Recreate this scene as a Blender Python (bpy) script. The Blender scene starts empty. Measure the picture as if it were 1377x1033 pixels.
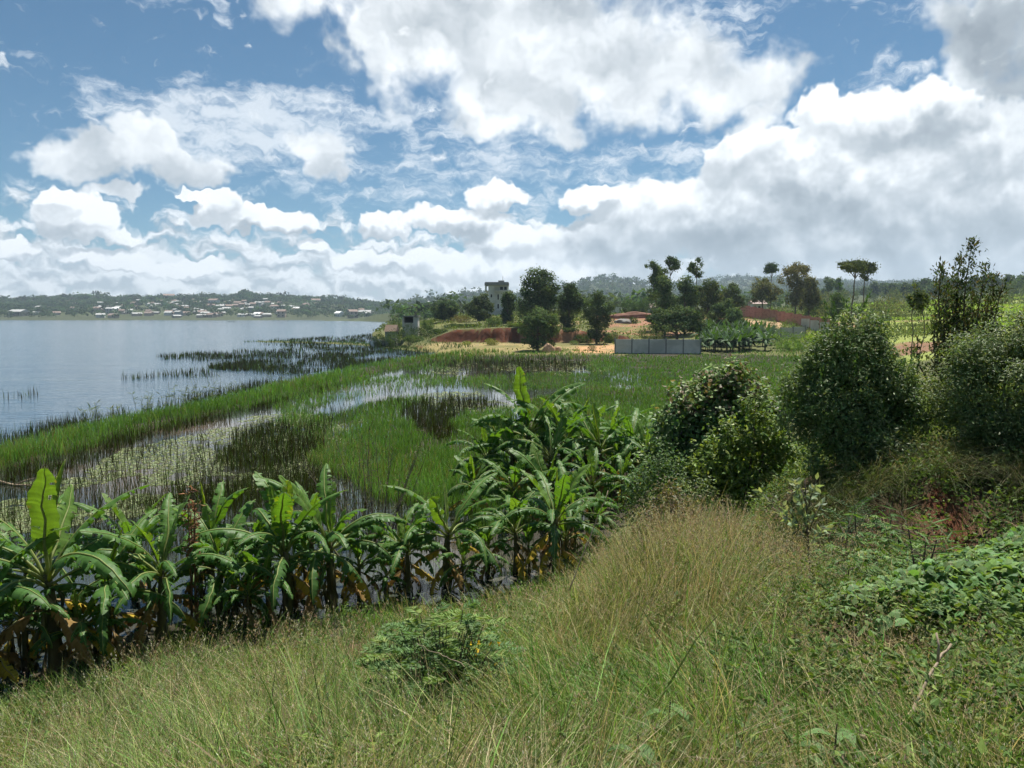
import bpy, math, random
import numpy as np
from mathutils import Vector, Matrix
R = math.radians
rng = np.random.default_rng(7)
random.seed(7)
scene = bpy.context.scene
COL = scene.collection

# ---------------------------------------------------------------- camera
F, CX, CY, HOR = 1034.0, 688.5, 516.5, 424.5          # focal length and optical centre of the photograph (its pixels)
H = 6.0                                               # eye height above the lake
TH = math.atan((CY - HOR) / F)
cam = bpy.data.objects.new('camera', bpy.data.cameras.new('camera'))
COL.objects.link(cam)
cam.location = (0, 0, H)
cam.rotation_euler = (math.pi / 2 - TH, 0, 0)
cam.data.sensor_width = 36
cam.data.lens = 36 * F / 1377
cam.data.clip_start = 0.1
cam.data.clip_end = 30000
scene.camera = cam
CT, ST = math.cos(TH), math.sin(TH)

def ray(u, v):
    a = (np.asarray(u, float) - CX) / F
    b = (CY - np.asarray(v, float)) / F
    return a, CT + b * ST, -ST + b * CT
def on_z(u, v, z=0.0):                                # point of the level z seen at (u, v)
    dx, dy, dz = ray(u, v)
    t = (z - H) / dz
    return dx * t, dy * t
def at_y(u, v, y):                                    # point at the distance y seen at (u, v)
    dx, dy, dz = ray(u, v)
    t = y / dy
    return dx * t, H + dz * t
def xat(u, y): return (u - CX) / F * y / 1.0
def project(x, y, z):
    d = y * CT - (z - H) * ST
    return CX + F * x / d, CY - F * ((z - H) * CT + y * ST) / d
SUN_EL, SUN_AZ = R(66), R(24)                         # sun high, ahead and to the right

# ---------------------------------------------------------------- node helper
class NT:
    def __init__(s, tree):
        s.t = tree; s.n = tree.nodes; s.l = tree.links
    def new(s, typ, **kw):
        n = s.n.new(typ)
        for k, v in kw.items(): setattr(n, k, v)
        return n
    def put(s, sock, val):
        if val is None: return
        if isinstance(val, bpy.types.NodeSocket): s.l.new(val, sock)
        else: sock.default_value = val
    def m(s, op, a, b=None, c=None, clamp=False):
        n = s.new('ShaderNodeMath', operation=op); n.use_clamp = clamp
        s.put(n.inputs[0], a); s.put(n.inputs[1], b); s.put(n.inputs[2], c)
        return n.outputs[0]
    def v(s, op, a, b=None, c=None, out=0):
        n = s.new('ShaderNodeVectorMath', operation=op)
        s.put(n.inputs[0], a); s.put(n.inputs[1], b); s.put(n.inputs[2], c)
        return n.outputs['Value'] if op in ('DOT_PRODUCT', 'LENGTH', 'DISTANCE') else n.outputs[0]
    def noise(s, vec, scale, detail=4, rough=.55, lac=2.0, dist=0, dim='3D', color=False):
        n = s.new('ShaderNodeTexNoise'); n.noise_dimensions = dim
        s.put(n.inputs['Vector'], vec)
        n.inputs['Scale'].default_value = scale; n.inputs['Detail'].default_value = detail
        n.inputs['Roughness'].default_value = rough; n.inputs['Lacunarity'].default_value = lac
        n.inputs['Distortion'].default_value = dist
        return n.outputs['Color' if color else 0]
    def rng(s, val, a, b, c=0., d=1., smooth=False):
        n = s.new('ShaderNodeMapRange'); n.clamp = True
        if smooth: n.interpolation_type = 'SMOOTHSTEP'
        s.put(n.inputs[0], val)
        for k, q in zip((1, 2, 3, 4), (a, b, c, d)): s.put(n.inputs[k], q)
        return n.outputs[0]
    def mix(s, fac, a, b, mode='MIX'):
        n = s.new('ShaderNodeMix'); n.data_type = 'RGBA'; n.blend_type = mode
        s.put(n.inputs[0], fac); s.put(n.inputs[6], a); s.put(n.inputs[7], b)
        return n.outputs[2]
    def xyz(s, x, y, z):
        n = s.new('ShaderNodeCombineXYZ')
        s.put(n.inputs[0], x); s.put(n.inputs[1], y); s.put(n.inputs[2], z)
        return n.outputs[0]
# ---------------------------------------------------------------- sky, sun, clouds
def build_world():
    w = bpy.data.worlds.new('World'); scene.world = w; w.use_nodes = True
    k = NT(w.node_tree); k.n.clear()
    out = k.new('ShaderNodeOutputWorld')
    sky = k.new('ShaderNodeTexSky'); sky.sky_type = 'NISHITA'; sky.sun_disc = False
    sky.sun_elevation = SUN_EL; sky.sun_rotation = SUN_AZ
    sky.altitude = 1200; sky.air_density = 1.0; sky.dust_density = 0.6; sky.ozone_density = 1.6
    d = k.new('ShaderNodeTexCoord').outputs['Generated']
    sp = k.new('ShaderNodeSeparateXYZ'); k.put(sp.inputs[0], d)
    az = k.m('ARCTAN2', sp.outputs[0], sp.outputs[1])
    el = k.m('ARCSINE', sp.outputs[2])
    P0 = k.xyz(az, el, 0.0)
    def cen(u, v):
        dx, dy, dz = ray(u, v)
        return math.atan2(dx, dy), math.atan2(dz, math.hypot(dx, dy))
    PX = 1 / F
    # domain warps: billows for cumulus, streaks for thin sheets
    n1 = k.noise(P0, 9.0, 4, .55, color=True, dim='2D')
    n2 = k.noise(P0, 44.0, 2, .6, color=True, dim='2D')
    w1 = k.v('SUBTRACT', n1, (.5, .5, .5)); w2 = k.v('SUBTRACT', n2, (.5, .5, .5))
    PC = k.v('MULTIPLY_ADD', w1, (.06, .045, 0), P0)
    PC = k.v('MULTIPLY_ADD', w2, (.026, .022, 0), PC)
    PS = k.v('MULTIPLY_ADD', w1, (.16, .10, 0), P0)
    def field(P, blobs, soft=.25):
        acc = None
        for b in blobs:
            u, v, ru, rv = b[:4]; hgt = b[4] if len(b) > 4 else 1.0
            a, e = cen(u, v)
            ia, ie = 1 / (ru * PX), 1 / (rv * PX)
            q = k.v('MULTIPLY_ADD', P, (ia, ie, 0), (-a * ia, -e * ie, 0))
            r2 = k.v('DOT_PRODUCT', q, q)
            f = k.m('MULTIPLY_ADD', r2, -1.0, hgt)
            acc = f if acc is None else k.m('SMOOTH_MAX', acc, f, soft)
        return acc
    CUM = [(1185,240,215,92),(1102,148,38,36),(1160,160,58,44),(1205,158,42,36),(1245,152,44,42),(1285,165,44,40),(1050,225,95,60),(990,215,42,40),
           (1335,205,85,50),(1290,300,320,85),(1010,290,130,75),
           (100,296,50,24),(88,272,28,20),(130,312,46,12),(28,336,34,13),
           (340,294,72,15),(296,276,28,22),(262,258,22,8),(395,302,34,14),
           (521,308,34,20),(405,330,20,9),(480,348,44,14),(530,352,30,12),(160,346,50,12),(250,362,60,12),
           (660,266,44,20),(620,300,80,20),(780,330,150,36),(795,268,60,18),(890,290,100,50),(690,325,70,24),(720,360,240,26)]
    TOP = [(720,75,270,85),(560,45,120,60),(850,110,190,55),(985,112,70,34),(700,150,90,36),(620,10,260,50),(480,60,34,50),
           (1372,35,62,78),(1350,-5,66,40),(1390,120,40,40),(1020,150,44,30)]
    MID = [(140,210,92,28),(195,192,44,28),(100,212,70,26),(235,222,60,24),(440,212,34,34),(150,255,40,10),(420,190,40,20)]
    THIN = [(320,168,190,50,1.35),(250,200,150,30,1.0),(470,152,170,18),(620,165,140,22),(420,240,220,40,.75),(650,215,170,50,.8),(820,225,220,60,.85),(930,200,120,40,.8),(940,50,90,80,.95),
            (1000,20,110,35,.8),(1210,95,110,20,.75),(1140,8,46,18,.8),(240,10,40,12,.8),(285,20,34,14,.9),(600,260,250,60,.7),(40,270,80,40,.55),(110,110,100,30,.45),(1230,20,60,25,.55)]
    sky_c = k.v('MULTIPLY', sky.outputs[0], (.185, .345, .40))
    # ---- streaky thin layer
    st = k.v('MULTIPLY', k.v('MULTIPLY_ADD', w1, (.05, .02, 0), P0), (1.0, 2.6, 1.0))
    ns = k.noise(k.v('ADD', st, k.v('MULTIPLY', w2, (.03, .05, 0))), 20.0, 5, .64, dim='2D')
    fT = field(PS, THIN, .35)
    cT = k.m('MULTIPLY_ADD', k.m('SUBTRACT', ns, .5), 2.6, k.m('MULTIPLY_ADD', fT, .9, -.30))
    cT = k.m('MULTIPLY', k.rng(cT, -.1, 1.0, smooth=True), .84)
    # ---- billow noise shared by the thick clouds
    nb = k.m('MULTIPLY_ADD', k.m('SUBTRACT', k.noise(P0, 40.0, 3, .5, dim='2D'), .5), .38, k.noise(P0, 15.0, 4, .55, dist=.25, dim='2D'))
    nr = k.noise(PC, 13.0, 4, .46, dim='2D')
    nrS = k.noise(k.v('ADD', PC, (.012, .03, 0)), 13.0, 3, .44, dim='2D')
    relief = k.m('SUBTRACT', nr, nrS)
    fC = k.m('MULTIPLY_ADD', k.m('SUBTRACT', nb, .5), 1.15, k.m('SUBTRACT', field(PC, CUM, .2), .02))
    up = (.004, .016, 0)                             # the same field a little nearer the sun: crowns against bases
    nbU = k.m('MULTIPLY_ADD', k.m('SUBTRACT', k.noise(k.v('ADD', P0, up), 40.0, 2, .5, dim='2D'), .5), .38, k.noise(k.v('ADD', P0, up), 15.0, 3, .55, dist=.25, dim='2D'))
    fU = k.m('MULTIPLY_ADD', k.m('SUBTRACT', nbU, .5), 1.15, k.m('SUBTRACT', field(k.v('ADD', PC, up), CUM, .2), .02))
    crest = k.m('SUBTRACT', fC, fU)
    crest = k.rng(crest, -.45, .80, -.22, .46, smooth=True)
    cC = k.rng(fC, -.06, .26, smooth=True)
    fTop = k.m('MULTIPLY_ADD', k.m('SUBTRACT', nb, .5), 1.5, field(PS, TOP, .3))
    cTop = k.rng(fTop, -.1, .75, smooth=True)
    fM = k.m('MULTIPLY_ADD', k.m('SUBTRACT', nb, .5), 1.6, field(PC, MID, .3))
    cM = k.m('MULTIPLY', k.rng(fM, -.05, .55, smooth=True), .96)
    # ---- low bank near the horizon
    PB = k.v('MULTIPLY', PC, (1.0, 1.9, 1.0))
    nl = k.noise(PB, 26.0, 4, .5, dim='2D')
    nlS = k.noise(k.v('ADD', PB, (.006, .018, 0)), 26.0, 3, .5, dim='2D')
    bank = k.m('ADD', k.rng(el, .15, .035), k.m('MULTIPLY', k.m('SUBTRACT', nl, .5), 1.7))
    bank = k.m('MULTIPLY', k.rng(bank, .22, .72, smooth=True), .95)
    # ---- brightness: shaded bases against lit crowns (thickness of the cloud towards the sun)
    DARK = [(1368,45,60,95,.85),(1200,352,250,28,.30),(1310,290,190,50,.5),(1120,290,130,36,.35),(940,330,120,40,.3),(150,235,120,20,.3),(110,318,70,22,.3),(340,310,90,10,.3),(800,300,150,26,.25),(650,330,160,24,.25),(720,30,200,40,.2),(1050,225,60,36,.15)]
    dk = None
    for (u, v, ru, rv, h) in DARK:
        a, e = cen(u, v); ia, ie = 1 / (ru * PX), 1 / (rv * PX)
        q = k.v('MULTIPLY_ADD', PC, (ia, ie, 0), (-a * ia, -e * ie, 0))
        f = k.m('MULTIPLY', k.m('POWER', 2.718, k.m('MULTIPLY', k.v('DOT_PRODUCT', q, q), -1.0)), h)
        dk = f if dk is None else k.m('ADD', dk, f)
    edge = k.rng(fC, .75, .05)                       # thin sunward rims are the brightest
    lit = k.m('ADD', k.m('MULTIPLY_ADD', relief, .85, .70), crest)
    lit = k.m('MULTIPLY_ADD', edge, .10, lit)
    lit = k.m('MULTIPLY_ADD', dk, -.52, lit, clamp=True)
    tone = k.new('ShaderNodeValToRGB'); k.put(tone.inputs[0], lit)
    cr = tone.color_ramp; S = 6.3                   # cloud radiance in the units of the sky texture
    cols = [(0, (.22, .26, .30)), (.35, (.39, .44, .485)), (.62, (.60, .645, .685)), (.82, (.80, .84, .87)), (1, (1.0, 1.02, 1.03))]
    while len(cr.elements) < len(cols): cr.elements.new(.5)
    for e_, (p_, c_) in zip(cr.elements, cols): e_.position = p_; e_.color = (*c_, 1)
    cl = k.v('MULTIPLY', tone.outputs[0], (S, S, S))
    litS = k.m('MULTIPLY_ADD', relief, 1.1, .76)
    litS = k.m('MULTIPLY_ADD', dk, -.55, litS, clamp=True)
    toneS = k.new('ShaderNodeValToRGB'); k.put(toneS.inputs[0], litS); cr = toneS.color_ramp
    while len(cr.elements) < len(cols): cr.elements.new(.5)
    for e_, (p_, c_) in zip(cr.elements, cols): e_.position = p_; e_.color = (*c_, 1)
    clS = k.v('MULTIPLY', toneS.outputs[0], (S, S, S))
    lb = k.m('MULTIPLY_ADD', k.m('SUBTRACT', nl, nlS), 3.2, .56)
    lb = k.m('MULTIPLY_ADD', dk, -.3, lb, clamp=True)
    bk = k.mix(lb, (.37 * S, .43 * S, .48 * S, 1), (.92 * S, .95 * S, .97 * S, 1))
    c = k.mix(cT, sky_c, (.74 * S, .80 * S, .86 * S, 1))
    c = k.mix(cTop, c, clS)
    c = k.mix(cM, c, clS)
    c = k.mix(bank, c, bk)
    c = k.mix(cC, c, cl)
    c = k.mix(k.rng(el, .06, .0, 0, .30), c, (.68 * S, .73 * S, .77 * S, 1))   # air near the horizon
    bg = k.new('ShaderNodeBackground'); k.put(bg.inputs[0], c); bg.inputs[1].default_value = .1
    # away from the view only scattered cloud is needed
    ncheap = k.noise(d, 3.0, 3, .6)
    c2 = k.mix(k.rng(ncheap, .53, .68), sky_c, (.60 * S, .64 * S, .68 * S, 1))
    bg2 = k.new('ShaderNodeBackground'); k.put(bg2.inputs[0], c2); bg2.inputs[1].default_value = .1
    ground = k.m('LESS_THAN', el, 0.0)
    far = k.m('MAXIMUM', ground, k.m('MAXIMUM', k.m('GREATER_THAN', k.m('ABSOLUTE', az), 1.05), k.m('GREATER_THAN', k.m('ABSOLUTE', k.m('SUBTRACT', el, .3)), .42)))
    mx = k.new('ShaderNodeMixShader'); k.put(mx.inputs[0], far)
    k.l.new(bg.outputs[0], mx.inputs[1]); k.l.new(bg2.outputs[0], mx.inputs[2])
    k.l.new(mx.outputs[0], out.inputs[0])
    w.cycles.sample_map_resolution = 512; w.cycles.sampling_method = 'MANUAL'
    sun = bpy.data.objects.new('sun', bpy.data.lights.new('sun', 'SUN')); COL.objects.link(sun)
    sun.data.energy = 5.0; sun.data.angle = R(.5); sun.data.color = (1, .95, .86)
    v = Vector((math.sin(SUN_AZ) * math.cos(SUN_EL), math.cos(SUN_AZ) * math.cos(SUN_EL), math.sin(SUN_EL)))
    sun.rotation_euler = v.to_track_quat('Z', 'Y').to_euler()
    sun.location = (0, 0, 60)
build_world()
scene.view_settings.view_transform = 'Standard'; scene.view_settings.look = 'None'
scene.view_settings.exposure = .9; scene.view_settings.gamma = 1
scene.cycles.use_adaptive_sampling = True; scene.cycles.adaptive_threshold = .02; scene.cycles.adaptive_min_samples = 8
scene.cycles.max_bounces = 6; scene.cycles.diffuse_bounces = 3; scene.cycles.glossy_bounces = 2; scene.cycles.transmission_bounces = 3
scene.cycles.transparent_max_bounces = 4; scene.cycles.volume_bounces = 0
scene.cycles.caustics_reflective = False; scene.cycles.caustics_refractive = False; scene.cycles.sample_clamp_indirect = 4
scene.cycles.use_denoising = True
# ---------------------------------------------------------------- mesh helpers
def link_mesh(name, V, faces, mat, parent=None, col=None, smooth=False, mats=None, midx=None):
    """one mesh object from numpy arrays; faces is a list of (n,k) index arrays; col is an optional per-vertex colour"""
    V = np.asarray(V, np.float32).reshape(-1, 3)
    me = bpy.data.meshes.new(name)
    me.vertices.add(len(V)); me.vertices.foreach_set('co', V.ravel())
    faces = [np.asarray(f, np.int32) for f in faces if len(f)]
    nl = sum(f.size for f in faces); npoly = sum(len(f) for f in faces)
    me.loops.add(nl); me.loops.foreach_set('vertex_index', np.concatenate([f.ravel() for f in faces]))
    me.polygons.add(npoly)
    st, tot, o = [], [], 0
    for f in faces:
        k = f.shape[1]
        st.append(o + np.arange(len(f)) * k); tot.append(np.full(len(f), k)); o += f.size
    me.polygons.foreach_set('loop_start', np.concatenate(st).astype(np.int32))
    try: me.polygons.foreach_set('loop_total', np.concatenate(tot).astype(np.int32))
    except Exception: pass
    me.polygons.foreach_set('use_smooth', np.full(npoly, bool(smooth)))
    for m_ in (mats or [mat]): me.materials.append(m_)
    if midx is not None: me.polygons.foreach_set('material_index', np.asarray(midx, np.int32))
    if col is not None:
        c4 = np.ones((len(V), 4), np.float32); c4[:, :3] = col
        at = me.attributes.new('tint', 'FLOAT_COLOR', 'POINT'); at.data.foreach_set('color', c4.ravel())
    me.update(calc_edges=True); me.validate()
    ob = bpy.data.objects.new(name, me); COL.objects.link(ob)
    if parent: ob.parent = parent
    return ob
class MB:
    """collects vertices, faces and tints of one mesh"""
    def __init__(s): s.V = []; s.F = {}; s.C = []; s.n = 0
    def add(s, V, faces, col=None):
        V = np.asarray(V, float).reshape(-1, 3)
        for f in faces:
            f = np.asarray(f, int)
            if len(f): s.F.setdefault(f.shape[1], []).append(f + s.n)
        s.V.append(V); s.n += len(V)
        if col is None: col = (1, 1, 1)
        c = np.empty((len(V), 3)); c[:] = col; s.C.append(c)
    def build(s, name, mat, parent=None, smooth=False):
        return link_mesh(name, np.concatenate(s.V), [np.concatenate(f) for f in s.F.values()], mat, parent, np.concatenate(s.C), smooth)
    def box(s, x0, x1, y0, y1, z0, z1, col=None, M=None):
        V = np.array([(x, y, z) for z in (z0, z1) for y in (y0, y1) for x in (x0, x1)], float)
        if M is not None: V = V @ np.array(M.to_3x3()).T + np.array(M.translation)
        s.add(V, [[(0, 2, 3, 1), (4, 5, 7, 6), (0, 1, 5, 4), (2, 6, 7, 3), (0, 4, 6, 2), (1, 3, 7, 5)]], col)
    def tube(s, pts, rad, sides=7, col=None, cap=True):
        P = np.asarray(pts, float); n = len(P); rad = np.broadcast_to(rad, (n,))
        T = np.gradient(P, axis=0); T /= np.linalg.norm(T, axis=1, keepdims=True) + 1e-9
        ref = np.array([0.31, .95, .05]) if abs(T[0][2]) > .7 else np.array([0, 0, 1.])
        A = np.cross(T, ref); A /= np.linalg.norm(A, axis=1, keepdims=True) + 1e-9
        B = np.cross(T, A)
        a = np.arange(sides) * 2 * np.pi / sides
        V = P[:, None] + rad[:, None, None] * (np.cos(a)[None, :, None] * A[:, None] + np.sin(a)[None, :, None] * B[:, None])
        i = np.arange(n - 1)[:, None] * sides; j = np.arange(sides)[None]; j2 = (j + 1) % sides
        Q = np.stack([i + j, i + j2, i + sides + j2, i + sides + j], -1).reshape(-1, 4)
        fs = [Q]
        if cap and sides > 2: fs.append(np.array([np.arange(sides)[::-1], (n - 1) * sides + np.arange(sides)]))
        s.add(V, fs, col)
def tag(o, label=None, cat=None, group=None, kind=None):
    if label: o['label'] = label
    if cat: o['category'] = cat
    if group: o['group'] = group
    if kind: o['kind'] = kind
    return o
def empty(name, loc, label, cat, group=None, rz=0):
    o = bpy.data.objects.new(name, None); COL.objects.link(o)
    o.location = loc; o.rotation_euler = (0, 0, rz); o.empty_display_size = .3
    return tag(o, label, cat, group)

# smooth value noise on arrays of positions (for layout, not for shading)
_NT = rng.random((64, 64))
def vnoise(x, y, scale, oct=3):
    x = np.asarray(x, float) / scale; y = np.asarray(y, float) / scale
    s, a, t = 0, 1, 0
    for o in range(oct):
        xi = np.floor(x).astype(int); yi = np.floor(y).astype(int)
        fx = x - xi; fy = y - yi; fx = fx * fx * (3 - 2 * fx); fy = fy * fy * (3 - 2 * fy)
        g = lambda i, j: _NT[(xi + i + 17 * o) & 63, (yi + j + 31 * o) & 63]
        s = s + a * ((g(0, 0) * (1 - fx) + g(1, 0) * fx) * (1 - fy) + (g(0, 1) * (1 - fx) + g(1, 1) * fx) * fy)
        t += a; a *= .5; x = x * 2.03; y = y * 2.03
    return s / t
def inside(px, py, poly):
    r = np.zeros(np.shape(px), bool); n = len(poly)
    for i in range(n):
        x0, y0 = poly[i]; x1, y1 = poly[(i + 1) % n]
        if y0 == y1: continue
        c = ((y0 > py) != (y1 > py)) & (px < (x1 - x0) * (py - y0) / (y1 - y0) + x0)
        r ^= c
    return r
def seg_dist(px, py, poly, closed=False):
    d = np.full(np.shape(px), 1e9); n = len(poly)
    for i in range(n if closed else n - 1):
        x0, y0 = poly[i]; x1, y1 = poly[(i + 1) % n]
        L = (x1 - x0) ** 2 + (y1 - y0) ** 2 + 1e-12
        t = np.clip(((px - x0) * (x1 - x0) + (py - y0) * (y1 - y0)) / L, 0, 1)
        d = np.minimum(d, np.hypot(px - x0 - t * (x1 - x0), py - y0 - t * (y1 - y0)))
    return d
def sstep(x, a, b):
    t = np.clip((x - a) / (b - a), 0, 1); return t * t * (3 - 2 * t)

# blades: thin curved ribbons (grass, reeds, stalks)
def blades(B, h, w, az, lean, curl, col, seg=3, tip=.08, colb=None):
    """B (n,3) feet; h height; w width; az direction of lean; lean/curl bend; col (n,3) upper tint, colb lower tint"""
    n = len(B); t = np.linspace(0, 1, seg + 1)[None, :, None]
    h = np.broadcast_to(h, n)[:, None, None]; w = np.broadcast_to(w, n)[:, None, None]
    ca = np.cos(az)[:, None, None]; sa = np.sin(az)[:, None, None]
    lean = np.broadcast_to(lean, n)[:, None, None]; curl = np.broadcast_to(curl, n)[:, None, None]
    off = h * (lean * t + curl * t ** 2.2)
    z = h * t * (1 - .45 * np.clip(lean * .5 + curl * t, 0, 1.6) ** 2)
    cx = B[:, None, 0:1] + ca * off; cy = B[:, None, 1:2] + sa * off; cz = B[:, None, 2:3] + z
    ww = w * (1 - (1 - tip) * t ** 1.4) * .5
    tw = rng.random((n, 1, 1)) * 2 * np.pi
    px, py = np.cos(tw), np.sin(tw)
    L = np.concatenate([cx - px * ww, cy - py * ww, cz], -1); Rr = np.concatenate([cx + px * ww, cy + py * ww, cz], -1)
    V = np.stack([L, Rr], 2).reshape(n, -1, 3)
    m = (seg + 1) * 2
    k = np.arange(seg)[None] * 2 + (np.arange(n) * m)[:, None]
    Q = np.stack([k, k + 1, k + 3, k + 2], -1).reshape(-1, 4)
    col = np.asarray(col, float)
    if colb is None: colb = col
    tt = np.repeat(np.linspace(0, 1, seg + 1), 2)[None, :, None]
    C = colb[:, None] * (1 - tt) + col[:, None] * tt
    return V.reshape(-1, 3), Q, C.reshape(-1, 3)
# leaves: small folded diamonds
def leaves(P, D, size, asp, col, fold=.25, face=None):
    """P (n,3) stalk ends, D (n,3) unit growth directions, size length, asp width/length"""
    n = len(P); size = np.broadcast_to(size, n)[:, None]
    ref = rng.normal(size=(n, 3)); ref[:, 2] += .8
    if face is not None:                              # blades that look outwards, as in a lit canopy
        face = face / (np.linalg.norm(face, axis=1, keepdims=True) + 1e-9)
        D = np.cross(face, rdir(n)); D /= np.linalg.norm(D, axis=1, keepdims=True) + 1e-9; ref = face
    S = np.cross(D, ref); S /= np.linalg.norm(S, axis=1, keepdims=True) + 1e-9
    N = np.cross(S, D)
    w = size * asp * .5
    mid = P + D * size * .45
    a = P; b = mid + S * w - N * w * fold * 2; c = P + D * size; d = mid - S * w - N * w * fold * 2
    V = np.stack([a, b, c, d], 1).reshape(-1, 3)
    k = np.arange(n)[:, None] * 4
    T = np.concatenate([k + np.array([[0, 1, 2]]), k + np.array([[0, 2, 3]])])
    return V, T, np.repeat(np.asarray(col), 4, 0)
def rdir(n):
    d = rng.normal(size=(n, 3)); return d / np.linalg.norm(d, axis=1, keepdims=True)
def tints(n, base, var=.2, hue=.06):
    base = np.asarray(base, float)
    c = base[None] * (1 + var * rng.normal(size=(n, 1)))
    c = c * (1 + hue * rng.normal(size=(n, 3)))
    return np.clip(c, .004, 1)

# ---------------------------------------------------------------- materials
MAT = {}
def foliage_mat(name, gain=1.0, trans=.35, rough=.55, spec=.3, tr_tint=(1.25, 1.2, .45)):
    m = bpy.data.materials.new(name); m.use_nodes = True
    k = NT(m.node_tree); k.n.clear()
    out = k.new('ShaderNodeOutputMaterial')
    at = k.new('ShaderNodeAttribute', attribute_name='tint').outputs['Color']
    p = k.new('ShaderNodeTexCoord').outputs['Object']
    nz = k.noise(p, 1.3, 3, .6)
    c = k.mix(1.0, at, k.mix(nz, (.9 * gain, .92 * gain, .95 * gain, 1), (1.5 * gain, 1.46 * gain, 1.35 * gain, 1)), 'MULTIPLY')
    pr = k.new('ShaderNodeBsdfPrincipled'); k.put(pr.inputs['Base Color'], c)
    pr.inputs['Roughness'].default_value = rough; pr.inputs['Specular IOR Level'].default_value = spec
    tr = k.new('ShaderNodeBsdfTranslucent'); k.put(tr.inputs[0], k.mix(1.0, c, (*tr_tint, 1), 'MULTIPLY'))
    mx = k.new('ShaderNodeMixShader'); mx.inputs[0].default_value = trans
    k.l.new(pr.outputs[0], mx.inputs[1]); k.l.new(tr.outputs[0], mx.inputs[2])
    k.l.new(mx.outputs[0], out.inputs[0])
    MAT[name] = m; return m
def rough_mat(name, c0, c1, scale=6., rough=.9, bump=.3, spec=.2, detail=6, stretch=(1, 1, 1), c2=None, tint=False):
    """mottled matt surface: two colours over fractal noise, a third in patches"""
    m = bpy.data.materials.new(name); m.use_nodes = True
    k = NT(m.node_tree); pr = k.n['Principled BSDF']
    p = k.new('ShaderNodeTexCoord').outputs['Object']
    ps = k.v('MULTIPLY', p, stretch)
    n = k.noise(ps, scale, detail, .62)
    c = k.mix(k.rng(n, .32, .68), (*c0, 1), (*c1, 1))
    if c2 is not None:
        n2 = k.noise(ps, scale * .21, 4, .6)
        c = k.mix(k.rng(n2, .5, .62), c, (*c2, 1))
    if tint:
        c = k.mix(1.0, c, k.new('ShaderNodeAttribute', attribute_name='tint').outputs['Color'], 'MULTIPLY')
    k.put(pr.inputs['Base Color'], c)
    pr.inputs['Roughness'].default_value = rough; pr.inputs['Specular IOR Level'].default_value = spec
    if bump:
        b = k.new('ShaderNodeBump'); b.inputs['Strength'].default_value = bump; b.inputs['Distance'].default_value = .05
        k.put(b.inputs['Height'], n); k.l.new(b.outputs[0], pr.inputs['Normal'])
    MAT[name] = m; return m
foliage_mat('leaf', rough=.6, spec=.18); foliage_mat('gloss_leaf', gain=1.2, rough=.5, spec=.28, trans=.34); foliage_mat('grass_blade', trans=.3, rough=.6, spec=.2, tr_tint=(1.15, 1.15, .6))
foliage_mat('reed_blade', trans=.2, rough=.7, spec=.1)
foliage_mat('far_leaf', gain=1.45, trans=.3, rough=.8, spec=.05)
rough_mat('bark', (.06, .045, .035), (.16, .13, .10), 9, stretch=(1, 1, .25), bump=.6)
rough_mat('pale_wood', (.20, .155, .11), (.36, .29, .21), 14, stretch=(1, 1, .3))
# ---------------------------------------------------------------- terrain
def wpoly(pts, z=0.0):
    return [tuple(float(q) for q in on_z(u, v, z)) for u, v in pts]
DIKE_PX = [(-300,700),(-60,640),(0,626),(100,594),(200,570),(300,549),(400,522),(500,497),(570,484),(640,477)]
LAKE_PX = [(-900,800),(-300,690),(-60,631),(0,617),(100,586),(200,562),(300,541),(400,515),(500,491),(570,479),(596,474),(560,470),(532,464),(508,456),(500,449),(518,441),(532,437),(530,433),(470,431.6),(-900,431.3)]
DIKE = wpoly(DIKE_PX); LAKE = wpoly(LAKE_PX)
SPIT = wpoly([(362,459.5),(400,460.5),(450,461.5),(500,464),(545,468),(590,473)])
CTRL = []                                             # (x, y, z)
def cp(u, y, z): CTRL.append(((u - CX) / F * y, y, z))
for x in (-60, -20, -6, 0, 6, 20, 60):
    CTRL.append((x, -5, 4.75 + .02 * x)); CTRL.append((x, 0, 4.42 + (.075 * x if x > 0 else .14 * x if x > -20 else -2.6)))
CTRL += [(-2,2,3.6),(0,2,3.98),(2,2,4.12),(5,2,4.3),(-4,2,3.1),
 (-3,4,2.75),(-1.5,4,3.2),(0,4,3.45),(2,4,3.8),(4,4,3.95),(-6,4,1.9),(8,4,4.2),
 (-5.5,8.2,.85),(-3,8.5,1.55),(-1,8.5,1.9),(.5,8.5,2.35),(1.5,8.5,2.95),(2.6,8.5,3.05),(3.3,8.2,3.0),
 (-3,6,2.15),(-1,6,2.6),(.8,6,3.05),(2,6,3.4),(3.4,5.6,3.62),(5.5,6,3.72),(-6,6,1.2),
 (3.6,7.6,3.35),(5.2,7.6,3.4),(8,7.6,3.5),(2.2,10.2,2.6),(1.0,11,1.5),(3.0,10.2,2.6),
 (3.6,9.3,2.75),(4.6,9.2,2.7),(5.6,9.2,2.75),(7.2,9.2,2.9),(10,9.2,3.2),
 (4.2,10.7,3.15),(5,10.5,3.5),(5.8,10.4,3.72),(7.2,10.4,3.8),(10,10.4,4.0),
 (4.6,12.5,3.2),(6,12.5,3.8),(8,13,4.0),(12,13,4.3),
 (2,13,1.6),(3.4,13,1.9),(3.4,17,1.0),(5.6,17,2.4),(7,17,3.4),(11,17,4.2),(4.8,24,.4),(8,24,1.2),(10,24,2.8),(14,25,3.6),
 (-7.9,11.0,.02),(-6.6,13.2,.0),(-3.9,14.4,.0),(-1.4,15.4,.02),(.7,16.6,.05),(-12,10,-.1),(-30,8,-.5),(-30,14,-.3)]
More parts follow.
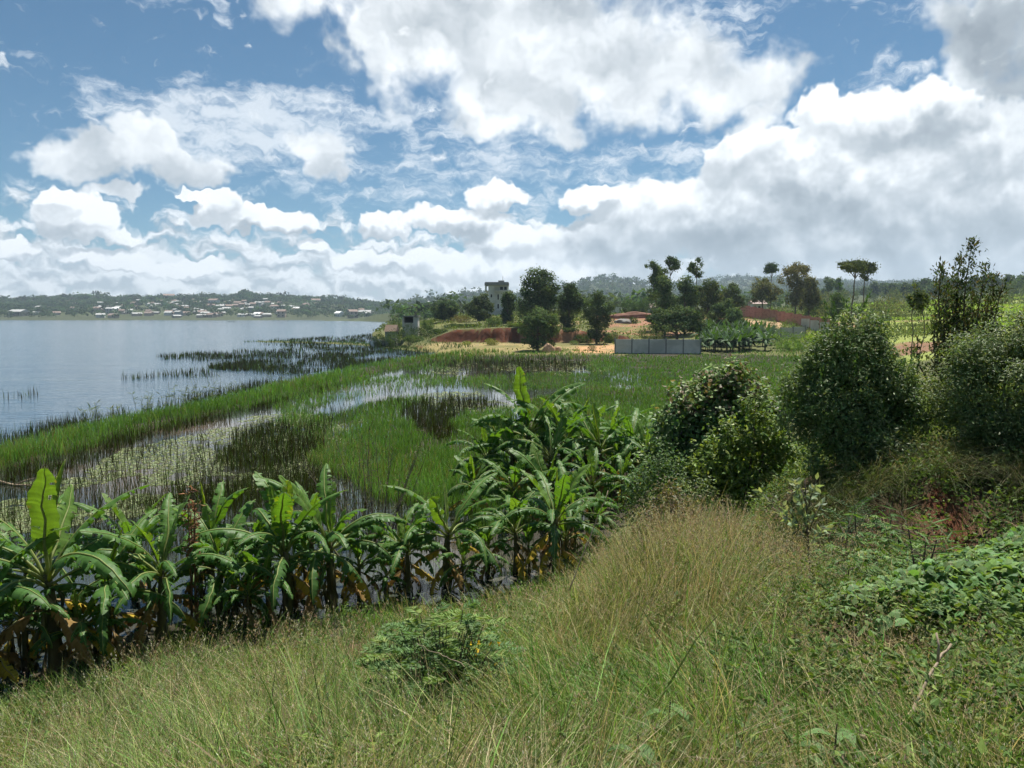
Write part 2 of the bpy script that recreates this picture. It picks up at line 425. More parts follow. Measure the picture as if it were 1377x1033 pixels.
for (u, y, z) in [(998,40,.12),(1090,40,.5),(1257,40,2.4),(1400,40,3.6),(998,60,.1),(1100,60,.15),(1180,60,1.0),(1300,60,2.6),(1450,60,3.6),
 (880,30,.1),(820,24,.08),(780,19,.1),
 (100,18,-.12),(300,20,-.14),(500,20,-.1),(650,22,-.06),(0,30,-.14),(200,40,-.16),(400,40,-.16),(560,34,.02),(650,40,.0),(780,45,.04),(900,60,.08),(500,60,-.14),(640,75,-.12),(760,85,-.06),(900,90,.08),(1040,90,.12),(600,100,-.1),(520,85,-.14),(720,105,.02),(820,108,.1),(950,108,.16),(1080,105,.25),(-300,30,-.2),(-300,60,-.2),
 (480,130,-.05),(540,130,.1),(600,122,.3),(680,120,.4),(760,117,.45),(850,117,.3),(960,117,.35),(1050,116,.6),(1120,116,1.3),
 (560,137,.6),(600,137,1.0),(650,137,1.1),(720,137,1.1),(800,136,1.2),(870,136,1.6),(960,136,1.7),
 (530,150,.5),(555,150,1.5),(590,142.5,2.6),(640,142,3.7),(700,141.5,3.9),(760,141,3.5),(810,141,3.0),(860,145,2.5),(900,145,2.5),
 (520,190,.3),(545,185,2.2),(590,190,4.8),(640,190,5.2),(700,190,5.6),(780,180,5.0),(840,170,4.6),(880,180,5.2),(960,170,4.0),(1000,165,4.6),
 (500,300,.2),(560,260,3),(620,260,6.2),(720,260,6.6),(840,240,6.6),(960,230,6.6),(1040,210,5.8),
 (1040,150,2.4),(1110,150,2.6),(1180,120,2.4),(1250,120,3.3),(1330,110,3.9),(1420,110,4.6),(1150,200,5.0),(1250,250,6.6),(1377,250,8.5),(1500,250,10),
 (1100,300,7.5),(1200,420,13),(1300,420,15),(1400,330,14),(1100,600,17),(1250,600,24),(1400,600,28),(1550,600,30),(950,420,9),(800,420,8),(650,420,7.5),(560,420,4),
 (520,800,8),(600,800,14),(760,800,14),(900,800,18),(1050,900,24),(1250,1000,36),(1450,1000,44),
 (-400,1060,.6),(0,1060,.6),(200,1060,.6),(400,1060,.6),(500,1060,.6),(540,1040,2),
 (-400,1200,8),(0,1200,9),(150,1200,10),(300,1200,11),(430,1200,9),(520,1200,8),
 (-500,1620,22),(0,1620,31),(100,1620,38),(200,1620,36),(300,1620,37),(345,1620,39),(420,1620,34),(480,1620,27),(540,1620,25),
 (-400,2600,30),(0,2600,40),(300,2600,40),(500,2600,34),
 (575,1900,40),(620,1900,52),(640,1900,54),(665,1900,50),(700,1900,46),(600,1300,14),
 (735,1900,66),(770,1900,74),(800,1900,84),(825,1900,89),(850,1900,80),(880,1900,70),(920,1900,55),
 (760,1400,24),(840,1400,26),(940,1500,30),
 (900,2700,98),(940,2700,122),(1000,2700,134),(1050,2700,122),(1110,2700,116),(1180,2700,110),(1250,2700,110),(1320,2700,106),(1420,2700,100),(1500,2700,96),
 (1100,1700,50),(1300,1700,60),(600,2700,40),(700,2700,50),(800,2700,70)]:
    cp(u, y, z)
for x_, y_, z_ in ((-4000, 4400, 30), (0, 4400, 60), (4000, 4400, 90)): CTRL.append((x_, y_, z_))
CTRL = np.array(CTRL)
def st_(x, y):
    yy = np.maximum(y + 7.0, .5)
    return np.clip(x / yy, -1.6, 1.6) * 2.2, np.log(yy)
_cs, _ct = st_(CTRL[:, 0], CTRL[:, 1])
_D = np.hypot(_cs[:, None] - _cs[None], _ct[:, None] - _ct[None])
_A = np.zeros((len(CTRL) + 1,) * 2); _A[:-1, :-1] = -_D - np.eye(len(CTRL)) * -1e-4; _A[-1, :-1] = 1; _A[:-1, -1] = 1
_W = np.linalg.solve(_A, np.append(CTRL[:, 2], 0))
BED_A = (4.15, 5.75); BED_B = (5.6, 7.35)
def bed_h(x, y):
    """raised sweet-potato beds"""
    def bump(cx, cy, ax, ay, rot):
        c, s = math.cos(rot), math.sin(rot)
        a = ((x - cx) * c + (y - cy) * s) / ax; b = (-(x - cx) * s + (y - cy) * c) / ay
        return np.exp(-(np.abs(a) ** 3 + np.abs(b) ** 3))
    return .30 * np.maximum(bump(4.6, 5.75, 2.0, .62, .05), bump(6.0, 7.45, 2.15, .75, .02))
def ground_z(x, y):
    x = np.asarray(x, float); y = np.asarray(y, float); shp = x.shape
    xr, yr = x.ravel(), y.ravel()
    s, t = st_(xr, yr)
    z = np.empty(len(xr))
    for i in range(0, len(xr), 40000):
        d = np.hypot(s[i:i + 40000, None] - _cs[None], t[i:i + 40000, None] - _ct[None])
        z[i:i + 40000] = -d @ _W[:-1] + _W[-1]
    near = np.clip(1 - yr / 40, 0, 1)
    z += (vnoise(xr + 50, yr + 50, 1.3, 4) - .5) * .22 * np.clip(1 - yr / 13, 0, 1)
    marsh = (yr > 12) & (z < .5)
    z += np.where(marsh, (vnoise(xr + 9, yr + 30, 2.6, 3) - .5) * .22 * np.clip(2 - yr / 60, .3, 1), 0)
    z += np.where(yr > 115, (vnoise(xr, yr, 18, 3) - .5) * .8 * sstep(yr, 115, 180), 0)
    z += np.where(yr > 600, (vnoise(xr, yr, 180, 3) - .5) * 12 * sstep(yr, 1100, 1700), 0)
    z += bed_h(xr, yr)
    # low reed covered spit in the lake
    sp = seg_dist(xr, yr, SPIT); z = np.where(sp < 16, np.maximum(z, -1), z)
    # red earth cliff of the headland
    uu = CX + F * xr / np.maximum(yr, 1); yc = 138.5 + 2.2 * (vnoise(xr, xr * 0 + 3, 4, 4) - .5) * 2.6
    f = sstep(yr, yc, yc + .9 + .8 * vnoise(xr + 7, xr * 0, 3, 2)); zl = np.minimum(.45 + np.clip(yr - 117, 0, 30) / 20 * .65, 1.2); zt = np.interp(uu, [565, 585, 610, 700, 760, 800, 850], [.9, 2.2, 3.4, 3.9, 3.5, 3.0, 2.6]) + .35 * (vnoise(xr, yr, 4, 2) - .5)
    wq = sstep(yr, 119, 126) * (1 - sstep(yr, 145, 160)) * sstep(uu, 562, 585) * (1 - sstep(uu, 825, 865))
    z = z * (1 - wq) + wq * (zl * (1 - f) + zt * f)
    # lake basin
    far = yr < 1100
    ins = inside(xr, yr, LAKE)
    d = seg_dist(xr, yr, LAKE, True)
    z = np.where(ins, np.minimum(z, -.1 - .9 * sstep(d, 0, 3)), z)
    # grassy dike
    z = np.maximum(z, .12 - .5 * sstep(sp, 2.0, 5.5))
    dd = seg_dist(xr, yr, DIKE)
    wd = np.interp(yr, [20, 40, 80, 120], [1.5, 1.8, 2.6, 3.5])
    z = np.maximum(z, np.where(dd < wd * 1.05, .15 - .6 * sstep(dd, wd * .45, wd * 1.05), -9))
    return z.reshape(shp)
def build_ground():
    t = np.unique(np.concatenate([np.linspace(math.log(1.5), math.log(4500), 430), np.log(np.linspace(8.6, 12.2, 60) + 7), np.log(np.linspace(134, 146, 26) + 7), np.log(np.linspace(2, 20, 110) + 7)]))
    s = np.concatenate([[-1.3], np.linspace(-1.2, 1.2, 480), [1.3]])
    T, S = np.meshgrid(t, s, indexing='ij')
    Y = np.exp(T) - 7; X = S * (Y + 7)
    Z = ground_z(X, Y)
    nr, nc = X.shape
    i = np.arange(nr - 1)[:, None] * nc + np.arange(nc - 1)[None]
    Q = np.stack([i, i + 1, i + nc + 1, i + nc], -1).reshape(-1, 4)
    # soil kinds: red laterite on cuts, sand by the shore, turf elsewhere
    U, V = project(X, np.maximum(Y, 1), Z)
    gy = np.abs(np.gradient(Z, axis=0) / (np.gradient(Y, axis=0) + 1e-6)); gx = np.abs(np.gradient(Z, axis=1) / (np.gradient(X, axis=1) + 1e-6))
    slope = np.maximum(gy, gx * .7)
    nz = vnoise(X, Y, 3, 4); nzl = vnoise(X, Y, 25, 3)
    turf = np.array((.085, .095, .035)); red = np.array((.20, .075, .04)); sand = np.array((.25, .20, .095)); mud = np.array((.04, .036, .024)); soil = np.array((.115, .08, .05))
    C = np.empty(X.shape + (3,)); C[:] = turf
    def lay(mask, col):
        mk = np.clip(mask, 0, 1)[..., None]; C[:] = C * (1 - mk) + np.asarray(col) * mk
    lay(sstep(nzl, .35, .65) * (Y > 100) * .8, (.12, .125, .04))
    lay((Y < 13) * .9, soil * .75)
    lay((Y > 8.9) * (Y < 10.9) * (X > 3.0) * sstep(slope, .4, .8), red * .5)  # red soil darkened to stand in for the shrubs' shadow on the bank
    lay((Y >= 10) * (Y < 115) * (Z < .3), mud)
    shore = (Y > 112) & (Y < 138) & (U > 560) & (U < 840)
    lay(shore * (.25 + .75 * sstep(vnoise(X, Y, 9, 4), .38, .6)) * (.4 + .6 * sstep(Y, 118, 124)), sand)
    lay(((Y > 117) & (Y < 131) & (U > 770) & (U < 830)) * sstep(nz, .4, .5) * .9, (.42, .24, .13))
    cliff = (Y > 134) & (Y < 146) & (U > 560) & (U < 960)
    lay(cliff * sstep(slope, .35, .7), red * (.22 + nz[..., None] * .5))
    lay(((Y > 138) & (Y < 165) & (U > 700) & (U < 780)) * sstep(nz, .45, .6) * .8, (.30, .17, .10))
    lay(((Y > 142) & (Y < 200) & (U > 800) & (U < 1010)) * sstep(nz, .38, .52) * .85, (.26, .13, .085))
    lay(((Y > 140) & (Y < 175) & (U > 980) & (U < 1050)) * .8, (.36, .24, .15))
    fld = (U > 1120) & (Y > 70) & (Y < 420)
    lay(fld * .9, np.array((.20, .24, .06)) * (.75 + .5 * nzl[..., None]))
    lay(fld * sstep(vnoise(X + 400, Y, 30, 2), .56, .6) * sstep(Y, 90, 130), (.20, .26, .04))
    lay(fld * sstep(vnoise(X + 90, Y + 40, 14, 3), .62, .68), (.17, .10, .06))
    lay((Y > 420) * 1.0, np.array((.055, .07, .03)) * (.7 + .6 * nzl[..., None]))
    lay((Y > 1000) * (Y < 1130) * 1.0, (.05, .062, .03))
    lay(((U > 530) & (U < 640) & (Y > 900)) * sstep(vnoise(X, Y, 90, 2), .45, .55) * .8, (.20, .20, .09))
    m = bpy.data.materials.new('ground'); m.use_nodes = True
    k = NT(m.node_tree); pr = k.n['Principled BSDF']
    at = k.new('ShaderNodeAttribute', attribute_name='tint').outputs['Color']
    p = k.new('ShaderNodeTexCoord').outputs['Object']
    n1 = k.noise(p, 3.0, 8, .65); n2 = k.noise(p, .35, 5, .6)
    f = k.m('ADD', k.m('MULTIPLY', n1, .9), k.m('MULTIPLY', n2, .7))
    c = k.v('MULTIPLY', at, k.xyz(f, k.m('MULTIPLY', f, .98), k.m('MULTIPLY', f, .95)))
    c = k.v('MULTIPLY', c, (1.25, 1.25, 1.25))
    k.put(pr.inputs['Base Color'], c); pr.inputs['Roughness'].default_value = .95; pr.inputs['Specular IOR Level'].default_value = .15
    b = k.new('ShaderNodeBump'); b.inputs['Strength'].default_value = .5; b.inputs['Distance'].default_value = .08
    k.put(b.inputs['Height'], n1); k.l.new(b.outputs[0], pr.inputs['Normal'])
    g = link_mesh('ground', np.stack([X, Y, Z], -1), [Q], m, col=C.reshape(-1, 3), smooth=True)
    tag(g, 'hill slope, marsh bed, red earth bank and far land around the lake', 'ground', kind='structure')
build_ground()

# ---------------------------------------------------------------- water
def water_mat(name, deep, murk, wave, rough):
    m = bpy.data.materials.new(name); m.use_nodes = True
    k = NT(m.node_tree); pr = k.n['Principled BSDF']
    p = k.new('ShaderNodeTexCoord').outputs['Object']
    n = k.noise(k.v('MULTIPLY', p, (.55, 1.4, 1)), .9, 4, .6)
    n2 = k.noise(k.v('MULTIPLY', p, (.35, 1.0, 1)), .16, 3, .6)
    nm = k.noise(p, .09, 3, .6)
    k.put(pr.inputs['Base Color'], k.mix(k.rng(nm, .50, .66), (*deep, 1), (*murk, 1)))
    k.put(pr.inputs['Roughness'], rough); pr.inputs['IOR'].default_value = 1.33; pr.inputs['Specular IOR Level'].default_value = .5
    b = k.new('ShaderNodeBump'); b.inputs['Strength'].default_value = 1.0; b.inputs['Distance'].default_value = wave
    k.put(b.inputs['Height'], k.m('ADD', n, k.m('MULTIPLY', n2, 2.2))); k.l.new(b.outputs[0], pr.inputs['Normal'])
    return m
def build_water():
    # lake: everything on the lake side of the dike's centre line; marsh: the near side
    L = [(-3000, 20)] + DIKE
    dk = DIKE[1:]
    far = [(dk[-1][0], 125), (40, 135), (40, 600), (120, 1150), (-3000, 1150), (-3000, dk[0][1])]
    lake = dk + far
    near = [(dk[0][0], 6), (60, 6), (60, 125), (dk[-1][0], 125)] + dk[::-1] + [(-200, dk[0][1]), (-200, 6)]
    for nm, poly, mt, lb in (('lake_water', lake, water_mat('lake_water', (.045, .080, .115), (.060, .095, .125), .10, .12), 'open rippled grey blue lake beyond the dike'),  # base colours pushed to blue in place of reflected sky
                             ('marsh_water', near, water_mat('marsh_water', (.035, .042, .036), (.085, .065, .05), .004, .05), 'still shallow brown marsh water between reeds and banana plants')):
        v = [(x, y, 0.0) for x, y in poly]
        me = bpy.data.meshes.new(nm); me.from_pydata(v, [], [list(range(len(v)))]); me.update()
        import bmesh
        bm = bmesh.new(); bm.from_mesh(me); bmesh.ops.triangulate(bm, faces=bm.faces[:]); bm.to_mesh(me); bm.free()
        if me.polygons[0].normal.z < 0: me.flip_normals()
        me.materials.append(mt)
        o = bpy.data.objects.new(nm, me); COL.objects.link(o); tag(o, lb, 'water', kind='structure')
build_water()
# ---------------------------------------------------------------- marsh plants
def stuff(name, MBo, mat, label, cat):
    o = MBo.build(name, mat); return tag(o, label, cat, kind='stuff')
def marsh():
    GREEN = [[(375,540),(430,546),(480,558),(460,585),(400,585),(370,565)], [(405,600),(470,548),(540,533),(600,548),(640,560),(690,556),(740,600),(720,660),(640,690),(520,680),(430,640)],
             [(700,545),(760,520),(820,503),(790,492),(770,484),(830,477),(1170,477),(1150,540),(1000,600),(900,640),(780,640)],
             [(380,536),(470,510),(560,500),(640,505),(820,500),(830,520),(700,522),(600,520),(500,527),(430,545)],
             [(540,492),(620,478),(760,474),(840,477),(840,488),(700,484),(620,490),(560,500)],
             [(385,562),(470,550),(490,590),(420,610),(370,590)], [(600,640),(720,640),(740,700),(640,720)]]
    DARK = [[(380,562),(430,545),(560,541),(640,546),(625,558),(540,550),(450,572)],
            [(505,508),(520,492),(580,488),(640,484),(700,480),(770,488),(815,490),(800,501),(700,505),(620,507)],
            [(552,562),(575,542),(628,545),(612,588),(575,602)],
            [(310,590),(370,565),(430,560),(430,625),(370,645),(290,630)],
            [(150,690),(260,668),(360,650),(430,640),(440,680),(300,695)],
            [(600,540),(650,540),(680,552),(640,560),(590,552)]]
    LAKE_R = [([(290,494),(400,479),(470,468),(596,474),(560,488),(480,497),(400,503),(300,501)], .85),
              ([(220,481),(300,472),(420,468),(440,478),(330,484),(230,485)], .5), ([(160,503),(285,499),(285,509),(165,511)], .22),
              ([(353,460),(440,455),(530,458),(575,470),(500,476),(420,470)], 1.0), ([(-40,530),(60,533),(60,541),(-40,541)], .10),
              ([(460,456),(500,449),(560,444),(600,472),(530,470),(500,462)], .9)]
    n = 700000
    u = rng.uniform(-120, 1270, n); v = rng.uniform(440, 760, n)
    x, y = on_z(u, v, 0)
    nz = vnoise(x, y * .55, 3.2, 4); nz2 = vnoise(x + 70, y * .4 + 20, 6.5, 3)
    ju = u + (nz - .5) * 60; jv = v + (nz2 - .5) * 26 * np.clip((v - 430) / 120, .15, 1)
    g = np.zeros(n); d = np.zeros(n)
    for p in GREEN: g = np.maximum(g, inside(ju, jv, p) * 1.0)
    for p in DARK: d = np.maximum(d, inside(ju, jv, p) * .8)
    hole = inside(ju, jv, DARK[2]); g[hole] = 0; d[hole] = 1.0
    lake = inside(x, y, LAKE)
    g[lake] = 0; d[lake] = 0
    for p, a in LAKE_R: d = np.where(inside(ju, jv, p), np.maximum(d, a * sstep(nz, .3, .55)), d)
    spd = seg_dist(x, y, SPIT); pen = spd < 5.2 + 3 * (nz - .5)
    g = np.where(pen, .9, g)
    dd = seg_dist(x, y, DIKE)
    wd = np.interp(y, [20, 40, 80, 120], [1.5, 1.8, 2.6, 3.5])
    dike = dd < wd * (.9 + .35 * nz)
    g = np.where(dike, 1, g)
    # stems standing in the water along both edges of the dike
    d = np.where(~dike & ~lake & (dd < wd * .8 + 1.9), np.maximum(d, 1.0 * sstep(nz, .25, .45)), d)
    d = np.where(~dike & lake & (dd < wd + 2.6) & ((u < 175) | (u > 190)), np.maximum(d, .34 * sstep(nz2, .35, .6)), d)
    # thin scatter in the lily pond
    pond = ~lake & (g < .5) & (d < .2) & (v < 770)
    d = np.where(pond, np.maximum(d, .10 * sstep(nz2, .42, .6) + .045 * (v > 600) + .05 * ((v > 655) & (nz > .45)) + .012), d)
    zone_y = np.clip(y, 14, 130)
    r = rng.random(n)
    dens = np.interp(y, [14, 30, 60, 120], [.38, .55, .6, .9])
    kg = r < g * dens * np.where(dike | (u > 690), .85, .6) * (.45 + sstep(nz, .25, .5))
    kd = (rng.random(n) < d * dens * np.where(lake, 1.25, .46) * (.3 + 1.1 * sstep(nz2, .3, .55))) & ~kg
    # green sedge and rice
    i = np.where(kg)[0]
    B = np.stack([x[i], y[i], ground_z(x[i], y[i])], 1); B[:, 2] = np.maximum(B[:, 2], -.12)
    hgt = rng.uniform(.30, .60, len(i)) * np.where((u[i] > 690) & (y[i] > 40), .7, 1) * np.where(dd[i] < wd[i] * 1.2, 1.25, 1) * (.75 + .5 * nz2[i]); 
    w = np.maximum(.010, .00085 * y[i]) * rng.uniform(.8, 1.4, len(i))
    c = tints(len(i), (.105, .215, .040), .22, .07) * (.8 + .55 * vnoise(x[i] + 33, y[i], 9, 3))[:, None]
    dry = rng.random(len(i)) < .05 + .15 * (nz2[i] > .62); c[dry] = tints(dry.sum(), (.20, .19, .07), .2)
    c[pen[i]] = tints(pen[i].sum(), (.06, .12, .03), .2)
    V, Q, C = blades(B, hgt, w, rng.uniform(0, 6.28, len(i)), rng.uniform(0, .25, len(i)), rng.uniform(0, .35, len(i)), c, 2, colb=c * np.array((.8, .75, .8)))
    m = MB(); m.add(V, [Q], C); stuff('marsh_grass', m, MAT['grass_blade'], 'bright green sedge and rice growing on the dike and marsh', 'grass')
    # dark sedge stems
    i = np.where(kd)[0]
    B = np.stack([x[i], y[i], np.full(len(i), -.1)], 1)
    hgt = rng.uniform(.45, .95, len(i)); w = np.maximum(.011, .0008 * y[i]) * rng.uniform(.7, 1.5, len(i))
    c = tints(len(i), (.034, .036, .016), .3, .1); gr = rng.random(len(i)) < .3; c[gr] = tints(gr.sum(), (.06, .10, .025), .25)
    V, Q, C = blades(B, hgt, w, rng.uniform(0, 6.28, len(i)), np.abs(rng.normal(0, .10, len(i))) + .6 * (rng.random(len(i)) < .06), rng.uniform(0, .16, len(i)), c, 2)
    m = MB(); m.add(V, [Q], C); stuff('reeds', m, MAT['reed_blade'], 'dark brown upright reeds standing in the shallow lake and marsh water', 'reeds')
    # lily pads
    LILY = [[(60,640),(160,610),(250,583),(330,560),(430,556),(440,600),(400,640),(300,665),(200,690),(60,720),(-80,730),(-80,660)],
            [(560,548),(560,526),(640,526),(690,548),(600,556)], [(560,500),(620,486),(650,490),(600,503)], [(650,492),(700,480),(810,486),(820,500),(700,503)], [(380,580),(470,560),(480,600),(400,620)]]
    n = 150000
    u = rng.uniform(-80, 840, n); v = 470 + 250 * rng.random(n) ** 1.3
    x, y = on_z(u, v, 0)
    k = np.zeros(n, bool)
    nz = vnoise(x, y * .6, 2.6, 3); ju = u + (nz - .5) * 60
    for p in LILY: k |= inside(ju, v + (nz - .5) * 16, p)
    k &= ~inside(x, y, LAKE) & (vnoise(x + 11, y + 5, 3.0, 3) * .6 + vnoise(x, y, .7, 2) * .4 > .42) & (seg_dist(x, y, DIKE) > 1.2)
    x, y = x[k], y[k]; n = len(x)
    rad = rng.uniform(.03, .085, n) * np.clip(y / 40, .8, 1.6); a = np.linspace(0, 2 * np.pi, 8)[:-1][None] + rng.uniform(0, 6.28, (n, 1))
    a = a * .96
    V = np.stack([x[:, None] + np.cos(a) * rad[:, None], y[:, None] + np.sin(a) * rad[:, None], .008 + .012 * rng.random((n, 1)) + .01 * np.sin(a * 2) * rng.random((n, 1))], -1).reshape(-1, 3)
    Q = np.arange(n * 7).reshape(n, 7)
    c = tints(n, (.20, .235, .13), .25, .06); c[rng.random(n) < .2] = (.12, .16, .05)
    m = MB(); m.add(V, [Q], np.repeat(c, 7, 0)); stuff('lily_pads', m, MAT['leaf'], 'pale green lily pads floating on the open marsh pools', 'lily pads')
    # tall reeds on the lake edge of the dike, each a plant
    spots = [(119,572,.9),(134,566,1.2),(160,566,1.0),(186,561,.9),(196,556,1.3),(225,552,2.0),(229,550,1.5),(247,548,1.5),(258,546,1.2),(265,536,2.2),(282,540,1.6),(296,537,1.5),(310,536,1.2),(322,533,1.2),(365,522,1.7),(384,518,1.4)]
    for q, (pu, pv, hh) in enumerate(spots):
        px, py = on_z(pu, pv, .1); m = MB()
        for s_ in range(3 if q % 4 else 6):
            ox, oy = rng.normal(0, .22, 2); hs = hh * rng.uniform(.6, 1.1); ln = rng.normal(0, .12, 2) + (q % 5 == 3) * np.array((.35, 0))
            tt = np.linspace(0, 1, 5)[:, None]
            P = np.array([ox, oy, -.1]) + tt * np.array([0, 0, hs]) + tt ** 1.7 * np.array([ln[0], ln[1], 0]) * hs
            m.tube(P, np.linspace(.022, .009, 5), 4, (.13, .14, .05), False)
            nl = 9; lp = P[rng.integers(1, 5, nl)]; D = rdir(nl); D[:, 2] = np.abs(D[:, 2]) * .6 + .1; D /= np.linalg.norm(D, axis=1, keepdims=True)
            V, T, C = leaves(lp, D, rng.uniform(.25, .5, nl), .10, tints(nl, (.12, .15, .05), .2)); m.add(V, [T], C)
        o = m.build('tall_reed', MAT['reed_blade']); o.location = (px, py, .1)
        tag(o, 'tall thin reed clump rising above the lake edge of the grassy dike', 'reed', 'tall reeds along the dike')
    # bleached log floating in the pond
    a, b = on_z(-15, 648, .02), on_z(42, 656, .02); m = MB(); tt = np.linspace(0, 1, 9)[:, None]
    P = np.array([*a, .05]) * (1 - tt) + np.array([*b, .06]) * tt + np.c_[np.zeros(9), np.zeros(9), .03 * np.sin(np.arange(9))]
    c0 = P.mean(0); m.tube(P - c0, np.linspace(.07, .03, 9), 7); m.tube([P[5] - c0, P[5] - c0 + (.2, .25, .12), P[5] - c0 + (.5, .3, .2)], [.03, .02, .01], 5)
    o = m.build('floating_log', MAT['pale_wood'], smooth=True); o.location = c0; tag(o, 'bleached thin log lying on the lily pond at the left edge', 'log')
marsh()
# ---------------------------------------------------------------- hill grass
def hill_grass():
    m = MB()
    n = 365000
    t = rng.random(n); y = np.exp(math.log(1.7) + t * (math.log(18.5) - math.log(1.7))); s = rng.uniform(-.86, 1.12, n)
    x = s * (y + .6)
    z = ground_z(x, y)
    u, v = project(x, y, z + .3)
    bed = bed_h(x, y)
    cl = vnoise(x + 3, y + 7, .55, 3); big = vnoise(x + 20, y + 2, 2.4, 3)
    ridge = np.exp(-(((u - 905) / 150) ** 2 + ((v - 745) / 75) ** 2))
    keep = np.ones(n, bool)
    keep &= (z > .04) | (rng.random(n) < .08)
    keep &= ~((bed > .05) & (rng.random(n) < .90))
    gully = (x > 3.2) & (y > 8.4) & (y < 10.6)
    keep &= ~(gully & (rng.random(n) < .9))
    keep &= rng.random(n) < .16 + 1.1 * sstep(cl, .34, .58)
    keep &= (v > 560) | (x > 2)
    for bu, by, br in ((592, 5.6, .42), (905, 3.5, .13), (860, 3.1, .12), (1140, 3.2, .12), (1102, 7.6, .22)):
        bx = (bu - CX) / F * by; dq = np.hypot(x - bx, (y - by + .15) * .8); keep &= ~((dq < br) & (rng.random(n) < .85))
    low_r = (u > 1000) & (v > 700) & (v < 835)
    keep &= ~(low_r & (rng.random(n) < .65))
    x, y, z, u, v, cl, big, ridge = (a[keep] for a in (x, y, z, u, v, cl, big, ridge)); n = len(x)
    far = y > 11
    h = rng.gamma(9, .045, n) * (.7 + .6 * big) * (1 + .35 * ridge) * np.where(u > 1000, .8, 1) * np.where(far, .8, 1)
    h *= np.interp(y, [1.7, 3.2], [.55, 1]); h *= np.where((u > 1070) & (y > 3.9) & (y < 5.6), .55, 1)
    w = np.maximum(rng.uniform(.003, .0098, n), .0008 * y)
    br = rng.random(n) < .05 * (y < 6); w[br] *= 2.4
    az = vnoise(x, y, 1.6, 2) * 9 + rng.normal(0, .9, n)
    lean = np.abs(rng.normal(.18, .18, n)); curl = np.abs(rng.normal(.35, .25, n)) * (1 - .5 * ridge)
    c = tints(n, (.145, .225, .058), .42, .10)
    dry = rng.random(n) < .12 + .26 * ridge + .10 * (big > .56) - .06 * (u < 500)
    c[dry] = tints(dry.sum(), (.40, .345, .21), .3, .06)
    dk = rng.random(n) < .16 + .18 * (u > 1000); c[dk] = tints(dk.sum(), (.055, .095, .028), .2)
    lush = (big < .42) & ~dry; c[lush] = c[lush] * np.array((.8, 1.05, .75))
    olive = (u < 620) & ~dry; c[olive] = c[olive] * np.array((1.12, 1.1, 1.15))
    sp = vnoise(x + 40, y + 11, 1.1, 3)               # patches of different grasses
    bb = (sp < .43) & ~dry; w[bb] *= 1.7; h[bb] *= .85; c[bb] = tints(bb.sum(), (.105, .20, .045), .3, .08)
    st = (sp > .60) & (rng.random(n) < .28); c[st] = tints(st.sum(), (.43, .38, .24), .28, .05)
    pale = rng.random(n) < .035; w[pale] = np.maximum(.0055, .0009 * y[pale]); h[pale] = np.minimum(h[pale] * 1.15, .6); curl[pale] *= 1.5; c[pale] = tints(pale.sum(), (.40, .42, .24), .25)
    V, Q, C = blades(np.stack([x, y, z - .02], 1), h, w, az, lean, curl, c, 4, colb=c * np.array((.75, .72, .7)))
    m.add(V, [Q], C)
    # flattened dry straw near the soil
    n2 = 16000; yy = np.exp(rng.uniform(math.log(1.8), math.log(9), n2)); xx = rng.uniform(-.75, .75, n2) * (yy + .5); zz = ground_z(xx, yy)
    ok = (zz > .1) & (bed_h(xx, yy) < .05); xx, yy, zz = xx[ok], yy[ok], zz[ok]; n2 = len(xx)
    c2 = tints(n2, (.36, .29, .16), .25, .05)
    V, Q, C = blades(np.stack([xx, yy, zz + .02], 1), rng.uniform(.2, .5, n2), np.maximum(.003, .0006 * yy), rng.uniform(0, 6.28, n2), .9, .5, c2, 3)
    m.add(V, [Q], C)
    stuff('hill_grass', m, MAT['grass_blade'], 'long green and straw coloured grass covering the near hillside', 'grass')
    # flowering stalks with airy heads
    m = MB(); n = 8000
    y = np.exp(rng.uniform(math.log(2.2), math.log(13), n * 3)); x = rng.uniform(-.72, .6, n * 3) * (y + .5); z = ground_z(x, y); u, v = project(x, y, z + .4)
    ridge = np.exp(-(((u - 905) / 150) ** 2 + ((v - 745) / 80) ** 2))
    p = .13 + .87 * ridge + .12 * (u < 520) + .25 * ((u > 1000) & (u < 1110) & (v > 690) & (v < 860))
    k = (rng.random(n * 3) < p) & (z > .2) & (bed_h(x, y) < .1) & ~((x > 3.2) & (y > 8.4)); x, y, z, u, ridge = (a[k][:n] for a in (x, y, z, u, ridge)); n = len(x)
    h = rng.uniform(.5, .85, n) * (.85 + .3 * ridge); az = rng.uniform(0, 6.28, n); lean = np.abs(rng.normal(.12, .1, n)); curl = np.abs(rng.normal(.12, .12, n))
    w = np.maximum(.0022, .00042 * y)
    c = tints(n, (.22, .21, .10), .25, .05)
    B = np.stack([x, y, z], 1)
    V, Q, C = blades(B, h, w, az, lean, curl, c, 4); m.add(V, [Q], C)
    per = 13; tt = rng.uniform(.62, 1.03, (n, per))
    off = h[:, None] * (lean[:, None] * tt + curl[:, None] * tt ** 2.2)
    zz = h[:, None] * tt * (1 - .45 * np.clip(lean[:, None] * .5 + curl[:, None] * tt, 0, 1.6) ** 2)
    spread = (.012 + .055 * (1.06 - tt)) * rng.uniform(.2, 1, (n, per)); a2 = rng.uniform(0, 6.28, (n, per))
    S = np.stack([x[:, None] + np.cos(az)[:, None] * off + np.cos(a2) * spread, y[:, None] + np.sin(az)[:, None] * off + np.sin(a2) * spread, z[:, None] + zz], -1).reshape(-1, 3)
    D = rdir(len(S)); D[:, 2] = np.abs(D[:, 2]) + .8; D /= np.linalg.norm(D, axis=1, keepdims=True)
    kind = rng.random(n); hc = np.where((kind < .55)[:, None], np.array((.34, .24, .19)), np.array((.42, .38, .28))); hc = np.where(((kind > .86) & (u < 700))[:, None], np.array((.50, .47, .40)), hc)
